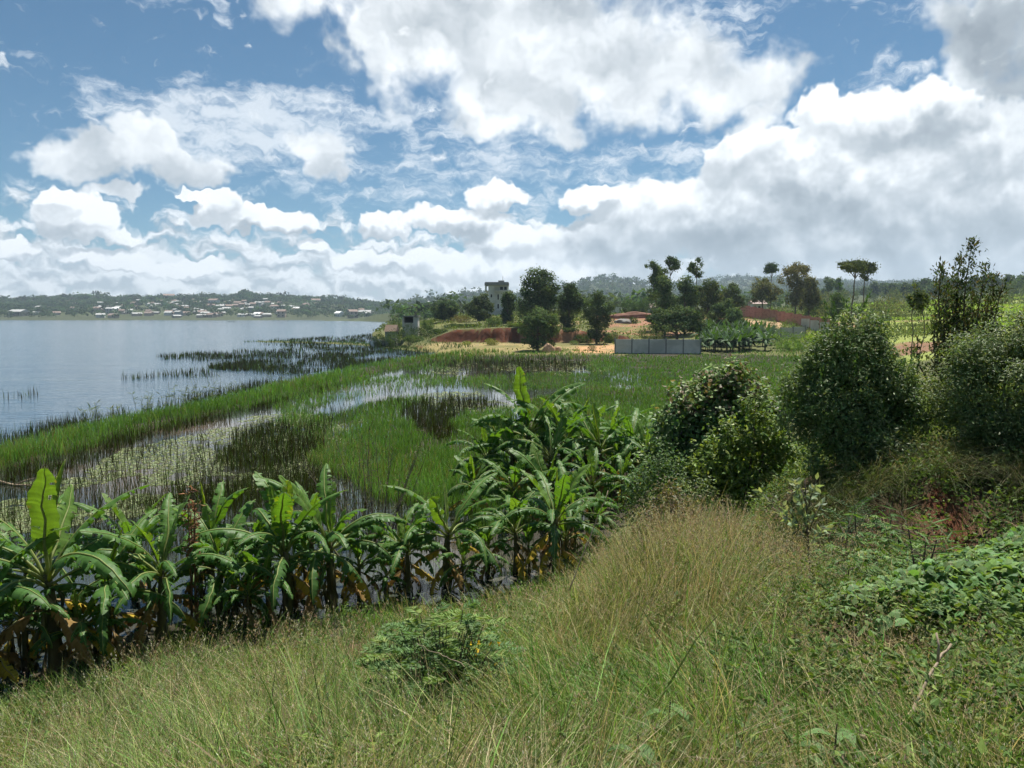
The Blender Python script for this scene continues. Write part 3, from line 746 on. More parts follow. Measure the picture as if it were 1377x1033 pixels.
    V, T, C = leaves(S, D, np.repeat(np.maximum(.014, .0028 * y), per) * rng.uniform(.7, 1.4, len(S)), .3, np.repeat(hc, per, 0) * rng.uniform(.75, 1.25, (len(S), 1)))
    m.add(V, [T], C)
    stuff('grass_flowers', m, MAT['grass_blade'], 'airy pinkish tan grass flower heads on thin stalks over the hill', 'grass flowers')
    # low leafy weeds
    m = MB(); n = 9800
    y = np.exp(rng.uniform(math.log(2), math.log(18), n)); x = rng.uniform(-.7, 1.05, n) * (y + .4); z = ground_z(x, y); u, v = project(x, y, z + .1); nz = vnoise(x + 60, y, 1.0, 3)
    p = .09 + .25 * (nz > .6) + .18 * ((v > 850) & (u > 640) & (nz > .45)) + .9 * ((u > 990) & (v < 850) & (nz > .38)) + .5 * ((u > 900) & (v > 880) & (nz > .5)) + .7 * ((u < 230) & (v > 930) & (nz > .4)) + .9 * ((u > 790) & (u < 1060) & (v < 700))
    k = (rng.random(n) < p) & (z > .1) & (bed_h(x, y) < .12); k &= ~((x > 3.4) & (y > 8.5) & (y < 10.4) & (rng.random(n) < .2)); x, y, z, u, v = (a[k] for a in (x, y, z, u, v)); n = len(x)
    for kk in range(3):
        hh = rng.uniform(.08, .42, n); per = 11
        tt = rng.uniform(.15, 1, (n, per)); a = rng.uniform(0, 6.28, (n, per)); sp = rng.uniform(.0, .14, (n, per))
        S = np.stack([x[:, None] + np.cos(a) * sp, y[:, None] + np.sin(a) * sp, z[:, None] + tt * hh[:, None]], -1).reshape(-1, 3)
        D = np.stack([np.cos(a), np.sin(a), rng.uniform(-.1, .8, a.shape)], -1).reshape(-1, 3); D /= np.linalg.norm(D, axis=1, keepdims=True)
        base = np.where(rng.random((n, 1)) < .35, np.array((.13, .19, .045)), np.array((.07, .125, .035)))
        V, T, C = leaves(S, D, rng.uniform(.03, .075, len(S)) * (1.0 + .25 * (np.repeat(y, per) > 8)), rng.uniform(.35, .6), np.repeat(base, per, 0) * rng.uniform(.7, 1.3, (len(S), 1)))
        m.add(V, [T], C)
    stuff('weeds', m, MAT['leaf'], 'low leafy green weeds among the hill grass and below the bank', 'weeds')
    # grass hanging over the lip of the red bank
    m = MB(); n = 24000
    x = rng.uniform(3.5, 13, n); y = rng.uniform(9.9, 11.8, n); z = ground_z(x, y); u, v = project(x, y, z)
    cl = vnoise(x, y, .5, 2); k = (cl > .36) & ((u < 1190) | (u > 1250) | (rng.random(n) < .5)); x, y, z = x[k], y[k], z[k]; n = len(x)
    c = tints(n, (.075, .10, .034), .3); dry = rng.random(n) < .22; c[dry] = tints(dry.sum(), (.20, .17, .10), .2)  # greens kept dark to stand in for deep shade under the shrubs
    V, Q, C = blades(np.stack([x, y, z], 1), rng.uniform(.3, .75, n), .0065, rng.normal(-1.57, .7, n), rng.uniform(.3, .7, n), rng.uniform(.4, 1.1, n), c, 4); m.add(V, [Q], C)
    stuff('bank_grass', m, MAT['grass_blade'], 'shaggy grass hanging over the red earth bank under the shrubs', 'grass')
    # sweet potato vines
    m = MB(); n = 120000
    x = rng.uniform(2.4, 9.2, n); y = rng.uniform(4.9, 8.5, n); b = bed_h(x, y); k = (b > .07 * rng.uniform(.3, 1.6, n)) & (vnoise(x * 1.3, y, .33, 2) > .36) & (rng.random(n) < .30); x, y, b = x[k], y[k], b[k]; n = len(x)
    z = ground_z(x, y) + rng.uniform(.05, .20, n) * (1 + .5 * vnoise(x, y, .4, 2))
    a = rng.uniform(0, 6.28, n); sz = rng.uniform(.032, .09, n); tilt = rng.normal(0, .5, (n, 2))
    # lobed heart leaf: seven points round a centre, tip low
    sh = np.array([(-.5, 0), (-.62, .34), (-.15, .52), (.25, .30), (.55, 0), (.25, -.30), (-.15, -.52), (-.62, -.34)])
    lx = sh[:, 0][None] * sz[:, None]; ly = sh[:, 1][None] * sz[:, None]
    ca, sa = np.cos(a)[:, None], np.sin(a)[:, None]
    X = x[:, None] + lx * ca - ly * sa; Y = y[:, None] + lx * sa + ly * ca
    Z = z[:, None] + (X - x[:, None]) * tilt[:, :1] + (Y - y[:, None]) * tilt[:, 1:] - .35 * (lx ** 2 + ly ** 2) / sz[:, None] * 2
    V = np.concatenate([np.stack([X, Y, Z], -1), np.stack([x, y, z], -1)[:, None]], 1).reshape(-1, 3)
    k0 = np.arange(n)[:, None] * 9; T = np.concatenate([k0 + np.array([[8, i, (i + 1) % 8]]) for i in range(8)])
    c = tints(n, (.100, .178, .068), .3, .08); yl = rng.random(n) < .16; c[yl] = tints(yl.sum(), (.14, .22, .06), .2)
    m.add(V, [T], np.repeat(c, 9, 0))
    stuff('sweet_potato_vines', m, MAT['leaf'], 'dense heart leaved sweet potato vines covering two raised beds', 'vines')
hill_grass()
# ---------------------------------------------------------------- banana plants
def banana_mats():
    m = foliage_mat('banana_leaf', trans=.36, rough=.5, spec=.24, tr_tint=(1.5, 1.5, .35))
    foliage_mat('banana_dead', trans=.2, rough=.8, spec=.1, tr_tint=(1.1, 1, .8))
    rough_mat('banana_stem', (.05, .055, .025), (.14, .13, .06), 5, stretch=(1.5, 1.5, .3), c2=(.10, .065, .04), bump=.3)
banana_mats()
def leaf_geo(kind, seed, nseg=16):
    r = np.random.default_rng(seed)
    p0, p1, L, W = {'spear': (86, 80, 1.5, .16), 'upright': (78, 52, 1.6, .34), 'rising': (64, 4, 1.95, .36), 'arch': (50, -50, 2.1, .40), 'droop': (28, -76, 1.9, .40), 'hang': (-20, -84, 1.3, .34)}[kind]
    p0 += r.normal(0, 5); p1 += r.normal(0, 8); L *= r.uniform(.9, 1.1)
    t = np.linspace(0, 1, nseg + 1)
    ang = np.radians(p0 + (p1 - p0) * t ** 1.3)
    step = L / nseg
    X = np.concatenate([[0], np.cumsum(np.cos(ang[:-1]) * step)]); Z = np.concatenate([[0], np.cumsum(np.sin(ang[:-1]) * step)])
    side = np.cumsum(r.normal(0, .012, nseg + 1)); P = np.stack([X, side, Z], 1)
    pet = .16
    def width(q): 
        q = np.clip((q - pet) / (1 - pet), 0, 1); return W * .5 * np.clip((q / .14), 0, 1) ** .7 * np.clip((1 - q) / .33, 0, 1) ** .55
    mb = MB()
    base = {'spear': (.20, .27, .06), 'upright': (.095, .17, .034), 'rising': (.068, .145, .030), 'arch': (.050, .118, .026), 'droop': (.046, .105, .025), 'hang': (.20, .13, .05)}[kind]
    if kind == 'upright' and seed == 27: base = (.26, .33, .03)  # young yellow green leaf, colour brightened to stand in for backlight
    if kind == 'hang' and seed % 2: base = (.30, .22, .03)
    base = np.array(base)
    tear = {'spear': 0, 'upright': .5, 'rising': .9, 'arch': 1.2, 'droop': 1.2, 'hang': .8}[kind]
    sub = 3
    for sgn in (-1, 1):
        dro = r.normal(0, .10); fold = {'spear': 1.25, 'upright': .45, 'rising': .16, 'arch': -.12, 'droop': -.45, 'hang': -.7}[kind]
        bend = {'spear': .1, 'upright': -.25, 'rising': -.9, 'arch': -1.15, 'droop': -1.0, 'hang': -.5}[kind]
        slack = 0.0
        for i in range(nseg * sub):
            q0, q1 = i / (nseg * sub), (i + 1) / (nseg * sub)
            if q1 < pet: continue
            notch = False
            if r.random() < tear / sub: notch = r.random() < .75 and q0 > pet + .1; slack = r.normal(0, .32) - .1; gap = r.uniform(.2, .9)
            else: gap = 0
            rows = []
            for q, g in ((q0, gap), (q1, 0)):
                c = np.array([np.interp(q, t, P[:, k]) for k in range(3)]); an = np.interp(q, t, ang)
                N = np.array([-math.sin(an), 0, math.cos(an)]); T = np.array([math.cos(an), 0, math.sin(an)])
                w = width(q) * (1 + .04 * math.sin(q * 60 + seed)); wob = .06 * math.sin(q * 38 + seed * 2 + sgn)
                a1 = fold + dro + wob; a2 = a1 + bend * .5 + slack; a3 = a1 + bend + slack * 1.6
                e = np.array([0, sgn, 0])
                v0 = c; v1 = v0 + (e * math.cos(a1) + N * math.sin(a1)) * w * .38 + T * w * .07
                v2 = v1 + (e * math.cos(a2) + N * math.sin(a2)) * w * .34 + T * w * .08
                v3 = v2 + (e * math.cos(a3) + N * math.sin(a3)) * w * .30 + T * w * (.06 + g * .6)
                rows.append((v0, v1, v2, v3))
            V = rows[0] + rows[1]
            cc = base * (1 + .10 * math.sin(i * 2.4 + sgn)) * r.uniform(.9, 1.1)
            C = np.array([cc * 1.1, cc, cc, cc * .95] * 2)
            if kind != 'hang' and r.random() < .03: C[3] = C[7] = (.22, .17, .06)
            nq = 1 if notch else 3; mb.add(V, [([(0, 1, 5, 4), (1, 2, 6, 5), (2, 3, 7, 6)] if sgn > 0 else [(0, 4, 5, 1), (1, 5, 6, 2), (2, 6, 7, 3)])[:nq]], C)
    rib = (.20, .24, .085) if kind != 'hang' else (.22, .16, .08)
    mb.tube(P + np.array([0, 0, .004]), np.linspace(.028, .004, nseg + 1), 5, rib)
    return mb
LEAF = {}
def banana_leaf_mesh(kind, seed):
    k = (kind, seed)
    if k not in LEAF:
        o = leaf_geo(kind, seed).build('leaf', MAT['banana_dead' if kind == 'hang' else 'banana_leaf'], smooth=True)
        LEAF[k] = o.data; bpy.data.objects.remove(o)
    return LEAF[k]
STEM = []
def stem_mesh(i):
    while len(STEM) <= i:
        r = np.random.default_rng(90 + len(STEM)); m = MB(); tt = np.linspace(0, 1, 9)
        P = np.stack([.05 * np.sin(tt * 2 + r.random()), .04 * np.sin(tt * 3), -.15 + 1.55 * tt], 1)
        m.tube(P, np.interp(tt, [0, .1, .7, 1], [.13, .105, .08, .05]), 10)
        for q in range(7):                            # dry sheaths peeling off
            a = r.random() * 6.28; z0 = r.uniform(.3, 1.2); ln = r.uniform(.3, .7)
            p0 = np.array([math.cos(a) * .10, math.sin(a) * .10, z0])
            m.tube([p0, p0 + (math.cos(a) * .08, math.sin(a) * .08, -ln * .4), p0 + (math.cos(a) * .06, math.sin(a) * .06, -ln)], [.012, .035, .006], 4)
        o = m.build('stem', MAT['banana_stem'], smooth=True); STEM.append(o.data); bpy.data.objects.remove(o)
    return STEM[i]
def banana(u, vb, vt, seed, label, kinds=None, yy=None):
    if seed == 9: kinds = ['glow', 'upright'] + ['rising'] * 3 + ['arch'] * 5 + ['droop'] * 4 + ['hang'] * 4
    r = np.random.default_rng(seed)
    x, y = on_z(u, vb, 0.0)
    if yy: y = yy; x = (u - CX) / F * y
    z0 = float(ground_z(x, y)); z0 = max(z0, -.08)
    top = at_y(u, vt, y)[1]
    s = (top - z0) / 3.05
    root = empty('banana_plant', (x, y, z0), label, 'banana plant', 'banana plants at the edge of the marsh', r.random() * 6.28)
    st = bpy.data.objects.new('stem', stem_mesh(seed % 4)); COL.objects.link(st); st.parent = root; st.scale = (s, s, s)
    ks = kinds or (['spear'] * (seed % 3 == 0) + ['upright'] * (1 + seed % 2) + ['rising'] * 3 + ['arch'] * 5 + ['droop'] * 4 + ['hang'] * (4 + seed % 2))
    for i, kd in enumerate(ks):
        glow = kd == 'glow'; kd = 'upright' if glow else kd
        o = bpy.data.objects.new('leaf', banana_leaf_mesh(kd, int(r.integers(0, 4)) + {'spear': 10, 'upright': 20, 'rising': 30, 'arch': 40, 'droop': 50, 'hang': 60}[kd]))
        COL.objects.link(o); o.parent = root
        hz = {'spear': 1.42, 'upright': 1.40, 'rising': 1.36, 'arch': 1.30, 'droop': 1.22, 'hang': 1.12 - .11 * (i % 5)}[kd]
        a = i * 2.399 + r.normal(0, .45); k = s * r.uniform(.78, 1.1)
        o.location = (.03 * math.cos(a) * s, .03 * math.sin(a) * s, hz * s); o.rotation_euler = (r.normal(0, .22), r.normal(0, .10), a); o.scale = (k, k * r.uniform(.85, 1.15), k)
        if glow: o.data = banana_leaf_mesh('upright', 27); o.rotation_euler = (0, -.25, 1.2 - root.rotation_euler.z); o.scale = (s, s * 1.25, s * .95); tag(o, 'glowing yellow green upright young leaf')
        if kd == 'hang': tag(o, 'dead hanging banana leaf gone yellow brown')
    # younger shoot of the same mat
    if s > .75:
        a0 = r.random() * 6.28; o0 = np.array([math.cos(a0), math.sin(a0)]) * .42 * s; q = s * r.uniform(.5, .68)
        st = bpy.data.objects.new('stem', stem_mesh((seed + 1) % 4)); COL.objects.link(st); st.parent = root; st.scale = (q * .8, q * .8, q); st.location = (o0[0], o0[1], 0)
        for i, kd in enumerate(['upright', 'rising', 'rising', 'arch', 'arch', 'arch', 'droop', 'droop', 'hang']):
            o = bpy.data.objects.new('leaf', banana_leaf_mesh(kd, int(r.integers(0, 4)) + {'upright': 20, 'rising': 30, 'arch': 40, 'droop': 50, 'hang': 60}[kd])); COL.objects.link(o); o.parent = root
            a = i * 2.399 + r.normal(0, .4); k = q * r.uniform(.85, 1.1); o.location = (o0[0], o0[1], {'upright': 1.40, 'rising': 1.36, 'arch': 1.28, 'droop': 1.18, 'hang': 1.05}[kd] * q); o.rotation_euler = (r.normal(0, .12), r.normal(0, .06), a); o.scale = (k, k, k)
            if kd == 'hang': tag(o, 'dead hanging banana leaf gone yellow brown')
    return root
BAN = [(180,805,652,53,'banana plant in the back row just left of the dried flower stalk'),
 (285,795,640,54,'tall banana plant in the back row right of the dried flower stalk'),
 (345,790,655,55,'banana plant in the back row left of the glowing leaf'),
 (420,782,650,56,'banana plant in the back row behind the glowing leaf'),
 (535,778,675,57,'banana plant in the back row behind the low ones at the brown pool'),
 (40,830,668,58,'banana plant in the back row behind the tall far left one'),
 (868,660,552,49,'banana plant low between the rear clump and the broad leaved one at the bush'),
 (826,640,530,50,'banana plant standing behind the right side of the rear clump'),
 (786,640,522,51,'banana plant behind the tallest ones of the rear clump'),
 (636,690,600,43,'banana plant between the pale rolled leaf plant and the rear clump'),
 (740,668,540,44,'shorter banana plant in the heart of the rear clump'),
 (690,662,548,45,'banana plant of the rear clump just left of its tallest one'),
 (835,690,600,46,'low banana plant at the foot of the rear clump nearest the leafy bush'),
 (770,745,625,47,'banana plant just right of the tall pale spear leaf'),
 (70,905,612,3,'tall banana plant at the far left of the row with upright torn leaves'),
 (-28,930,690,4,'banana plant cut off by the left edge of the view'),
 (150,885,690,6,'banana plant between the tall far left one and the dried flower stalk'),
 (222,866,655,7,'banana plant with a yellow dead leaf beside the dried orange flower stalk'),
 (300,842,665,8,'banana plant with long arching dark leaves right of the dried flower stalk'),
 (385,836,628,9,'banana plant with one broad glowing yellow green leaf held upright'),
 (445,818,616,11,'banana plant with tall dark upright leaves next to the glowing yellow one'),
 (484,806,700,12,'low banana plant arching over the brown pool'),
 (548,795,668,15,'small banana plant with pale upright young leaves by the brown pool'),
 (604,788,622,18,'banana plant with a pale rolled leaf standing left of the bare reed bed'),
 (655,772,690,13,'short banana plant in the middle of the near row'),
 (692,768,640,14,'banana plant with ragged leaves left of the tall pale spear leaf'),
 (746,775,608,21,'banana plant with a tall pale green spear leaf above the grass ridge'),
 (800,745,655,22,'low banana plant at the right end of the near row by the ridge'),
 (655,660,556,23,'banana plant stretching long leaves left over the green marsh'),
 (712,655,490,24,'tallest banana plant of the rear clump with bright upright leaves'),
 (762,655,515,26,'banana plant of the rear clump just right of its tallest one'),
 (806,662,530,27,'banana plant of the rear clump between its tallest one and the vine bush'),
 (848,655,538,29,'banana plant of the rear clump with dark drooping leaves near the vine bush'),
 (886,645,556,30,'broad leaved banana plant pressed against the vine covered bush'),
 (735,705,590,31,'banana plant between the near row and the rear clump'),
 (795,705,585,32,'shaded banana plant under the rear clump at the right'),
 (690,700,600,34,'shaded banana plant under the rear clump at the left'),
 (18,885,770,35,'low banana sucker at the foot of the far left plants'),
 (335,852,745,37,'low banana sucker beside the grey blue pool'),
 (520,803,742,38,'low banana sucker by the brown pool'),
 (622,792,742,40,'low banana sucker in front of the middle of the row'),
 (110,900,780,41,'low banana sucker with broad dark leaves under the tall left plant')]
for b in BAN: banana(*b)
def flower_stalk():
    x, y = on_z(262, 852, 0); z0 = float(ground_z(x, y)); m = MB()
    zt = at_y(262, 655, y)[1] - z0
    for q in range(5):
        a = rng.random() * 6.28; o = np.array([math.cos(a), math.sin(a), 0]) * .09; tt = np.linspace(0, 1, 8)[:, None]
        P = o + tt * np.array([rng.normal(0, .12), rng.normal(0, .12), zt * rng.uniform(.75, 1)]); m.tube(P, np.linspace(.02, .01, 8), 5, (.13, .08, .05))
        n = 60; S = P[rng.integers(4, 8, n)] + rng.normal(0, .05, (n, 3)); D = rdir(n)
        V, T, C = leaves(S, D, rng.uniform(.06, .16, n), .3, tints(n, (.20, .11, .065), .35, .08)); m.add(V, [T], C)
    o = m.build('dried_flower_stalk', MAT['banana_dead']); o.location = (x, y, z0); tag(o, 'dried orange brown flower stalks standing among the left banana plants', 'dead plant')
flower_stalk()
# ---------------------------------------------------------------- shrubs near the camera
def crown_pts(blobs, n, gap=.42, gs=.5, shell=.55):
    """points through the volumes of ellipsoid blobs, thicker near their skins, with holes; returns points and outward directions"""
    blobs = np.asarray(blobs, float); vol = (blobs[:, 3] * blobs[:, 4] * blobs[:, 5]) ** .75; p = vol / vol.sum()
    b = blobs[rng.choice(len(blobs), n * 2, p=p)]
    d = rdir(len(b)); r = shell + (1.04 - shell) * rng.random(len(b)) ** .6
    wob = 1 + .36 * (vnoise(d[:, 0] * 3 + b[:, 0] * 7, d[:, 1] * 3 + d[:, 2] * 2.3 + b[:, 2] * 5, .8, 2) - .5) * 2
    P = b[:, :3] + d * b[:, 3:6] * (r * wob)[:, None]
    hole = vnoise(P[:, 0] + P[:, 2] * .7, P[:, 1] + P[:, 2] * .6, gs, 3)
    k = np.where(hole > gap * .9)[0][:n]
    return P[k], d[k]
def grow_shrub(root, blobs, n, size, asp, base, hi, up=.5, gap=.40, gs=.4, mat='gloss_leaf', shell=.5, hole_var=.2):
    lob = [tuple(b) for b in blobs]
    for b in list(lob):                               # ragged lobes round every mass
        for q in range(4):
            e = rdir(1)[0]; e[2] = e[2] * .8 + .25; f = rng.uniform(.28, .5); lob.append(tuple(np.array(b[:3]) + e * np.array(b[3:]) * rng.uniform(.7, 1.0)) + tuple(np.array(b[3:]) * f))
    P, d = crown_pts(lob, n, gap, gs, shell); P = P + rng.normal(0, 1, P.shape) * (rng.random((len(P), 1)) < .18) * .10 * (size / .056)
    D = d + rdir(len(P)) * .7; D[:, 2] += up; D /= np.linalg.norm(D, axis=1, keepdims=True)
    c = tints(len(P), base, hole_var, .06); k = rng.random(len(P)) < .30 * vnoise(P[:, 0], P[:, 2], .6, 2) * 2; c[k] = tints(k.sum(), hi, .2, .06)
    V, T, C = leaves(P, D, size * rng.uniform(.65, 1.3, len(P)), asp, c, face=d * .8 + rdir(len(P)) * .75 + np.array((0, 0, .45)))
    m = MB(); m.add(V, [T], C); return m.build('foliage', MAT[mat], root)
def stems(root, base_r, tips, r0, name='stem', wig=.15, mat='bark', col=None):
    m = MB()
    for tip in tips:
        tip = np.asarray(tip, float); tt = np.linspace(0, 1, 7)[:, None]; a = rng.random() * 6.28
        P = np.array([math.cos(a) * base_r, math.sin(a) * base_r, -.1]) * (1 - tt) + tip * tt
        P[1:-1] += rng.normal(0, wig * .25, (5, 3)); m.tube(P, np.linspace(r0, r0 * .3, 7), 6)
    return m.build(name, MAT[mat], root, smooth=True)
def shrub_root(name, u, y, label, cat='shrub', group=None):
    x = (u - CX) / F * y; z = float(ground_z(x, y)); return empty(name, (x, y, z), label, cat, group), x, y, z

def near_shrubs():
    # big dark shrub
    r, x, y, z = shrub_root('shrub', 1150, 11.9, 'big rounded dark green shrub on the red bank with small glossy leaves')
    B = [(0,0,1.1,.72,.7,.7),(-.42,-.1,.95,.55,.55,.6),(.38,0,.9,.58,.58,.55),(.0,0,1.65,.48,.46,.50),(-.05,.1,2.0,.30,.30,.34),(.30,.1,1.65,.32,.34,.36),(-.42,0,1.45,.36,.36,.40),(-.78,-.1,.7,.30,.32,.36),(.72,-.1,.62,.34,.36,.40),(0,-.3,.5,.75,.55,.32),(.62,0,1.25,.28,.3,.34),(-.62,.1,1.15,.28,.3,.3)]
    B += [(0,-.5,.2,.6,.4,.35),(-.5,-.35,.2,.3,.35,.3),(.5,-.4,.2,.3,.35,.3)]; r.scale = (1.06, 1.0, 1.09)
    grow_shrub(r, B, 50000, .060, .40, (.082, .128, .044), (.13, .175, .075), gap=.36, shell=.62)
    # upright shoots breaking the outline
    m = MB()
    for q in range(110):
        bq = B[int(rng.integers(0, len(B)))]; dq = rdir(1)[0]; dq[2] = abs(dq[2]); a = math.atan2(dq[1], dq[0]); b = np.array(bq[:3]) + dq * np.array(bq[3:]) * .85; dr = np.array([math.cos(a) * .4, math.sin(a) * .4, 1.0]); L = rng.uniform(.2, .42)
        tt = rng.random(26)[:, None]; P = b + dr * L * tt + rng.normal(0, .012, (26, 3)); D = rdir(26) * .7 + dr; D /= np.linalg.norm(D, axis=1, keepdims=True)
        V, T, C = leaves(P, D, rng.uniform(.04, .065, 26), .36, tints(26, (.055, .11, .04), .2)); m.add(V, [T], C)
    m.build('shoots', MAT['leaf'], r)
    stems(r, .12, [(.3,0,1.4),(-.4,.1,1.3),(.1,.1,1.8),(-.1,-.2,1.2),(.5,-.1,.9),(-.55,-.1,.9)], .035)
    # right hand shrub
    r, x, y, z = shrub_root('shrub', 1345, 11.4, 'wide dark grey green shrub at the right edge with a yellowing top')
    B = [(0,0,1.0,.75,.7,.75),(-.45,0,.9,.5,.5,.6),(.5,.1,1.0,.7,.6,.75),(.1,.1,1.5,.6,.5,.55),(.45,.1,1.75,.55,.45,.45),(-.3,.1,1.35,.42,.4,.45),(.9,0,1.6,.6,.5,.6),(.9,-.1,.7,.6,.5,.5),(-.35,-.2,.45,.5,.4,.35),(.3,-.35,.4,.6,.4,.4)]
    B += [(0,-.55,.2,.8,.45,.45),(-.5,-.4,.25,.4,.4,.4),(.8,-.5,.2,.6,.45,.45)]; r.scale = (1.04, 1.0, 1.03)
    grow_shrub(r, B, 50000, .056, .40, (.086, .126, .048), (.14, .18, .08), gap=.37, shell=.6)
    S = [(.45,-.25,1.75,.32,.2,.22),(.75,-.3,1.45,.3,.2,.16),(.35,-.2,2.0,.25,.2,.16)]
    P, d = crown_pts(S, 900, .45, .3); V, T, C = leaves(P, d, rng.uniform(.045, .07, len(P)), .36, tints(len(P), (.19, .20, .05), .2)); m = MB(); m.add(V, [T], C); tag(m.build('foliage', MAT['leaf'], r), 'yellowing patch of young leaves')
    stems(r, .15, [(.4,0,1.4),(-.4,.1,1.2),(.1,.1,1.6),(-.3,-.2,.8),(.8,-.1,1.2)], .035)
    # tall open shrub behind
    r, x, y, z = shrub_root('tall_shrub', 1296, 15.0, 'tall dark open shrub with upright leafy branches ending in one spire', 'shrub')
    k = 15 / F
    m = MB(); mt = MB()
    for (tu, tv, w) in [(1293,324,1.25),(1290,345,1.1),(1255,352,.5),(1272,357,.8),(1321,354,.8),(1340,366,.7),(1345,374,.7),(1350,400,.6),(1240,420,.55),(1262,385,.9),(1310,392,1.0),(1283,400,1),(1330,420,.9),(1300,420,1.0),(1270,430,1),(1330,445,.8),(1232,455,.6),(1262,462,.9),(1350,440,.6),(1318,470,.8),(1290,470,1)]:
        tx = (tu - 1296) * k; tz = at_y(tu, tv, 15)[1] - z; ty = rng.normal(0, .3); tt = np.linspace(0, 1, 10)
        P = np.stack([tx * (1 - (1 - tt) ** 1.8) + .05 * np.sin(tt * 7), ty * tt, -.1 + (tz + .1) * tt ** 1.0], 1); mt.tube(P, np.linspace(.028, .005, 10), 6)
        n = int(500 * w * (.5 + tz / 4)); q = rng.random(n) ** .8 * .85 + .15
        S = np.stack([np.interp(q, tt, P[:, i]) for i in range(3)], 1); sp = (.04 + .15 * w * (1 - q) ** .6 * (q > .1)); S += rng.normal(0, 1, (n, 3)) * sp[:, None] * np.array((1, 1, .9))
        D = rdir(n) * .8; D[:, 2] += .7; D /= np.linalg.norm(D, axis=1, keepdims=True)
        c = tints(n, (.05, .075, .028), .28, .08); h = rng.random(n) < .2; c[h] = tints(h.sum(), (.10, .085, .04), .2)
        V, T, C = leaves(S, D, rng.uniform(.055, .115, n), .36, c); m.add(V, [T], C)
    m.build('foliage', MAT['leaf'], r); mt.build('stem', MAT['bark'], r, smooth=True)
    # vine covered bush
    r, x, y, z = shrub_root('vine_bush', 968, 16.5, 'broad heap shaped bush smothered in vines right of the banana plants', 'bush')
    h = at_y(968, 478, 16.5)[1] - z; s = h / 3.7
    B = np.array([(.05,0,3.05,.62,.6,.5),(-1.35,-.3,1.0,.5,.5,.6),(1.1,-.3,1.3,.6,.6,.7),(-.5,0,2.6,.62,.6,.5),(.4,0,2.7,.75,.6,.6),(-.9,-.1,2.0,.62,.6,.55),(.0,-.3,2.1,.9,.7,.7),(.85,-.1,2.0,.55,.6,.7),(-1.15,-.2,1.5,.45,.5,.5),(-.4,-.4,1.2,.9,.7,.8),(.6,-.4,1.2,.8,.7,.8),(-.9,-.4,.7,.6,.5,.6),(.1,-.6,.6,.8,.5,.6)]) * s
    L2 = [tuple(b) for b in B]
    for b in list(L2):
        for q in range(5):
            e = rdir(1)[0]; f = rng.uniform(.25, .5); L2.append(tuple(np.array(b[:3]) + e * np.array(b[3:]) * .85) + tuple(np.array(b[3:]) * f))
    P, d = crown_pts(L2, 24000, .43, .55, .6); P += rng.normal(0, .09, P.shape); D = d * .6 + rdir(len(P)) * .8; D[:, 2] += .1; D /= np.linalg.norm(D, axis=1, keepdims=True)
    c = tints(len(P), (.075, .125, .042), .34, .08); k = vnoise(P[:, 0], P[:, 2], .7, 2) > .55; c[k] *= (1.35, 1.25, 1.0); k = (P[:, 2] > 2.4 * s) & (rng.random(len(P)) < .25); c[k] = tints(k.sum(), (.15, .12, .08), .2)
    V, T, C = leaves(P, D, rng.uniform(.07, .15, len(P)), .68, c, .15, face=d * .7 + rdir(len(P)) * .7 + np.array((0, -.1, .5))); m = MB(); m.add(V, [T], C); m.build('foliage', MAT['gloss_leaf'], r)
    stems(r, .2, [(.2,0,2.6),(-.5,0,2.0),(.7,0,1.8),(-.2,-.3,1.6)], .05)
    # yellow green leafy shrub in front of it
    r, x, y, z = shrub_root('leafy_shrub', 1012, 14.2, 'loose yellow green leafy shrub in front of the vine covered bush', 'shrub')
    h = at_y(1012, 520, 14.2)[1] - z; s = h / 2.6
    B = np.array([(.1,0,2.15,.26,.3,.40),(.42,0,1.6,.36,.4,.45),(-.45,0,1.45,.42,.45,.36),(.1,-.1,1.1,.6,.5,.5),(-.95,-.2,.8,.4,.4,.4),(.8,-.2,.9,.4,.4,.5),(-.55,-.1,.9,.5,.45,.5),(.45,-.2,.6,.45,.4,.5),(-.1,-.3,.45,.6,.4,.45)]) * s
    grow_shrub(r, B, 7000, .095, .5, (.09, .14, .036), (.15, .20, .045), up=.25, gap=.5, gs=.4)
    stems(r, .1, [(.1,0,2.0),(-.4,0,1.3),(.4,0,1.5),(.2,-.2,.9)], .03)
    for (u, y, vt, w, lb, base, hi, n) in [(888, 14.0, 604, .5, 'low leafy bush between the banana clump and the vine covered bush', (.05,.095,.03), (.09,.14,.04), 5200),
                                     (905, 11.6, 655, .42, 'small dry brownish bush with dark hollow below the leafy shrubs', (.085,.075,.035), (.13,.11,.05), 2600),
                                     (925, 13.0, 640, .45, 'low pale green bush below the vine covered bush', (.075,.11,.04), (.12,.16,.05), 3000),
                                     (1205, 11.2, 590, .45, 'small grey green bush filling the gap between the two big shrubs', (.06,.09,.04), (.10,.13,.06), 2800),
                                     (1222, 14.0, 505, .5, 'pale grassy bush behind the gap between the two big shrubs', (.075,.11,.04), (.13,.15,.06), 3200)]:
        r, x, y, z = shrub_root('low_bush', u, y, lb, 'bush'); h = max(at_y(u, vt, y)[1] - z, .5)
        B = [(0,0,h*.6,w,w*.8,h*.42),(-w*.6,0,h*.4,w*.7,w*.6,h*.4),(w*.6,0,h*.45,w*.65,w*.6,h*.4),(.1,-.1,h*.3,w*.9,w*.7,h*.3)]
        grow_shrub(r, B, n, .065, .5, base, hi, up=.35, gap=.42, gs=.35); stems(r, .08, [(0,0,h*.8),(-w*.5,0,h*.6),(w*.5,0,h*.6)], .02)
    # prickly pear pads
    r, x, y, z = shrub_root('cactus', 944, 10.6, 'small dark flat padded cactus beside the dry bush', 'cactus'); m = MB()
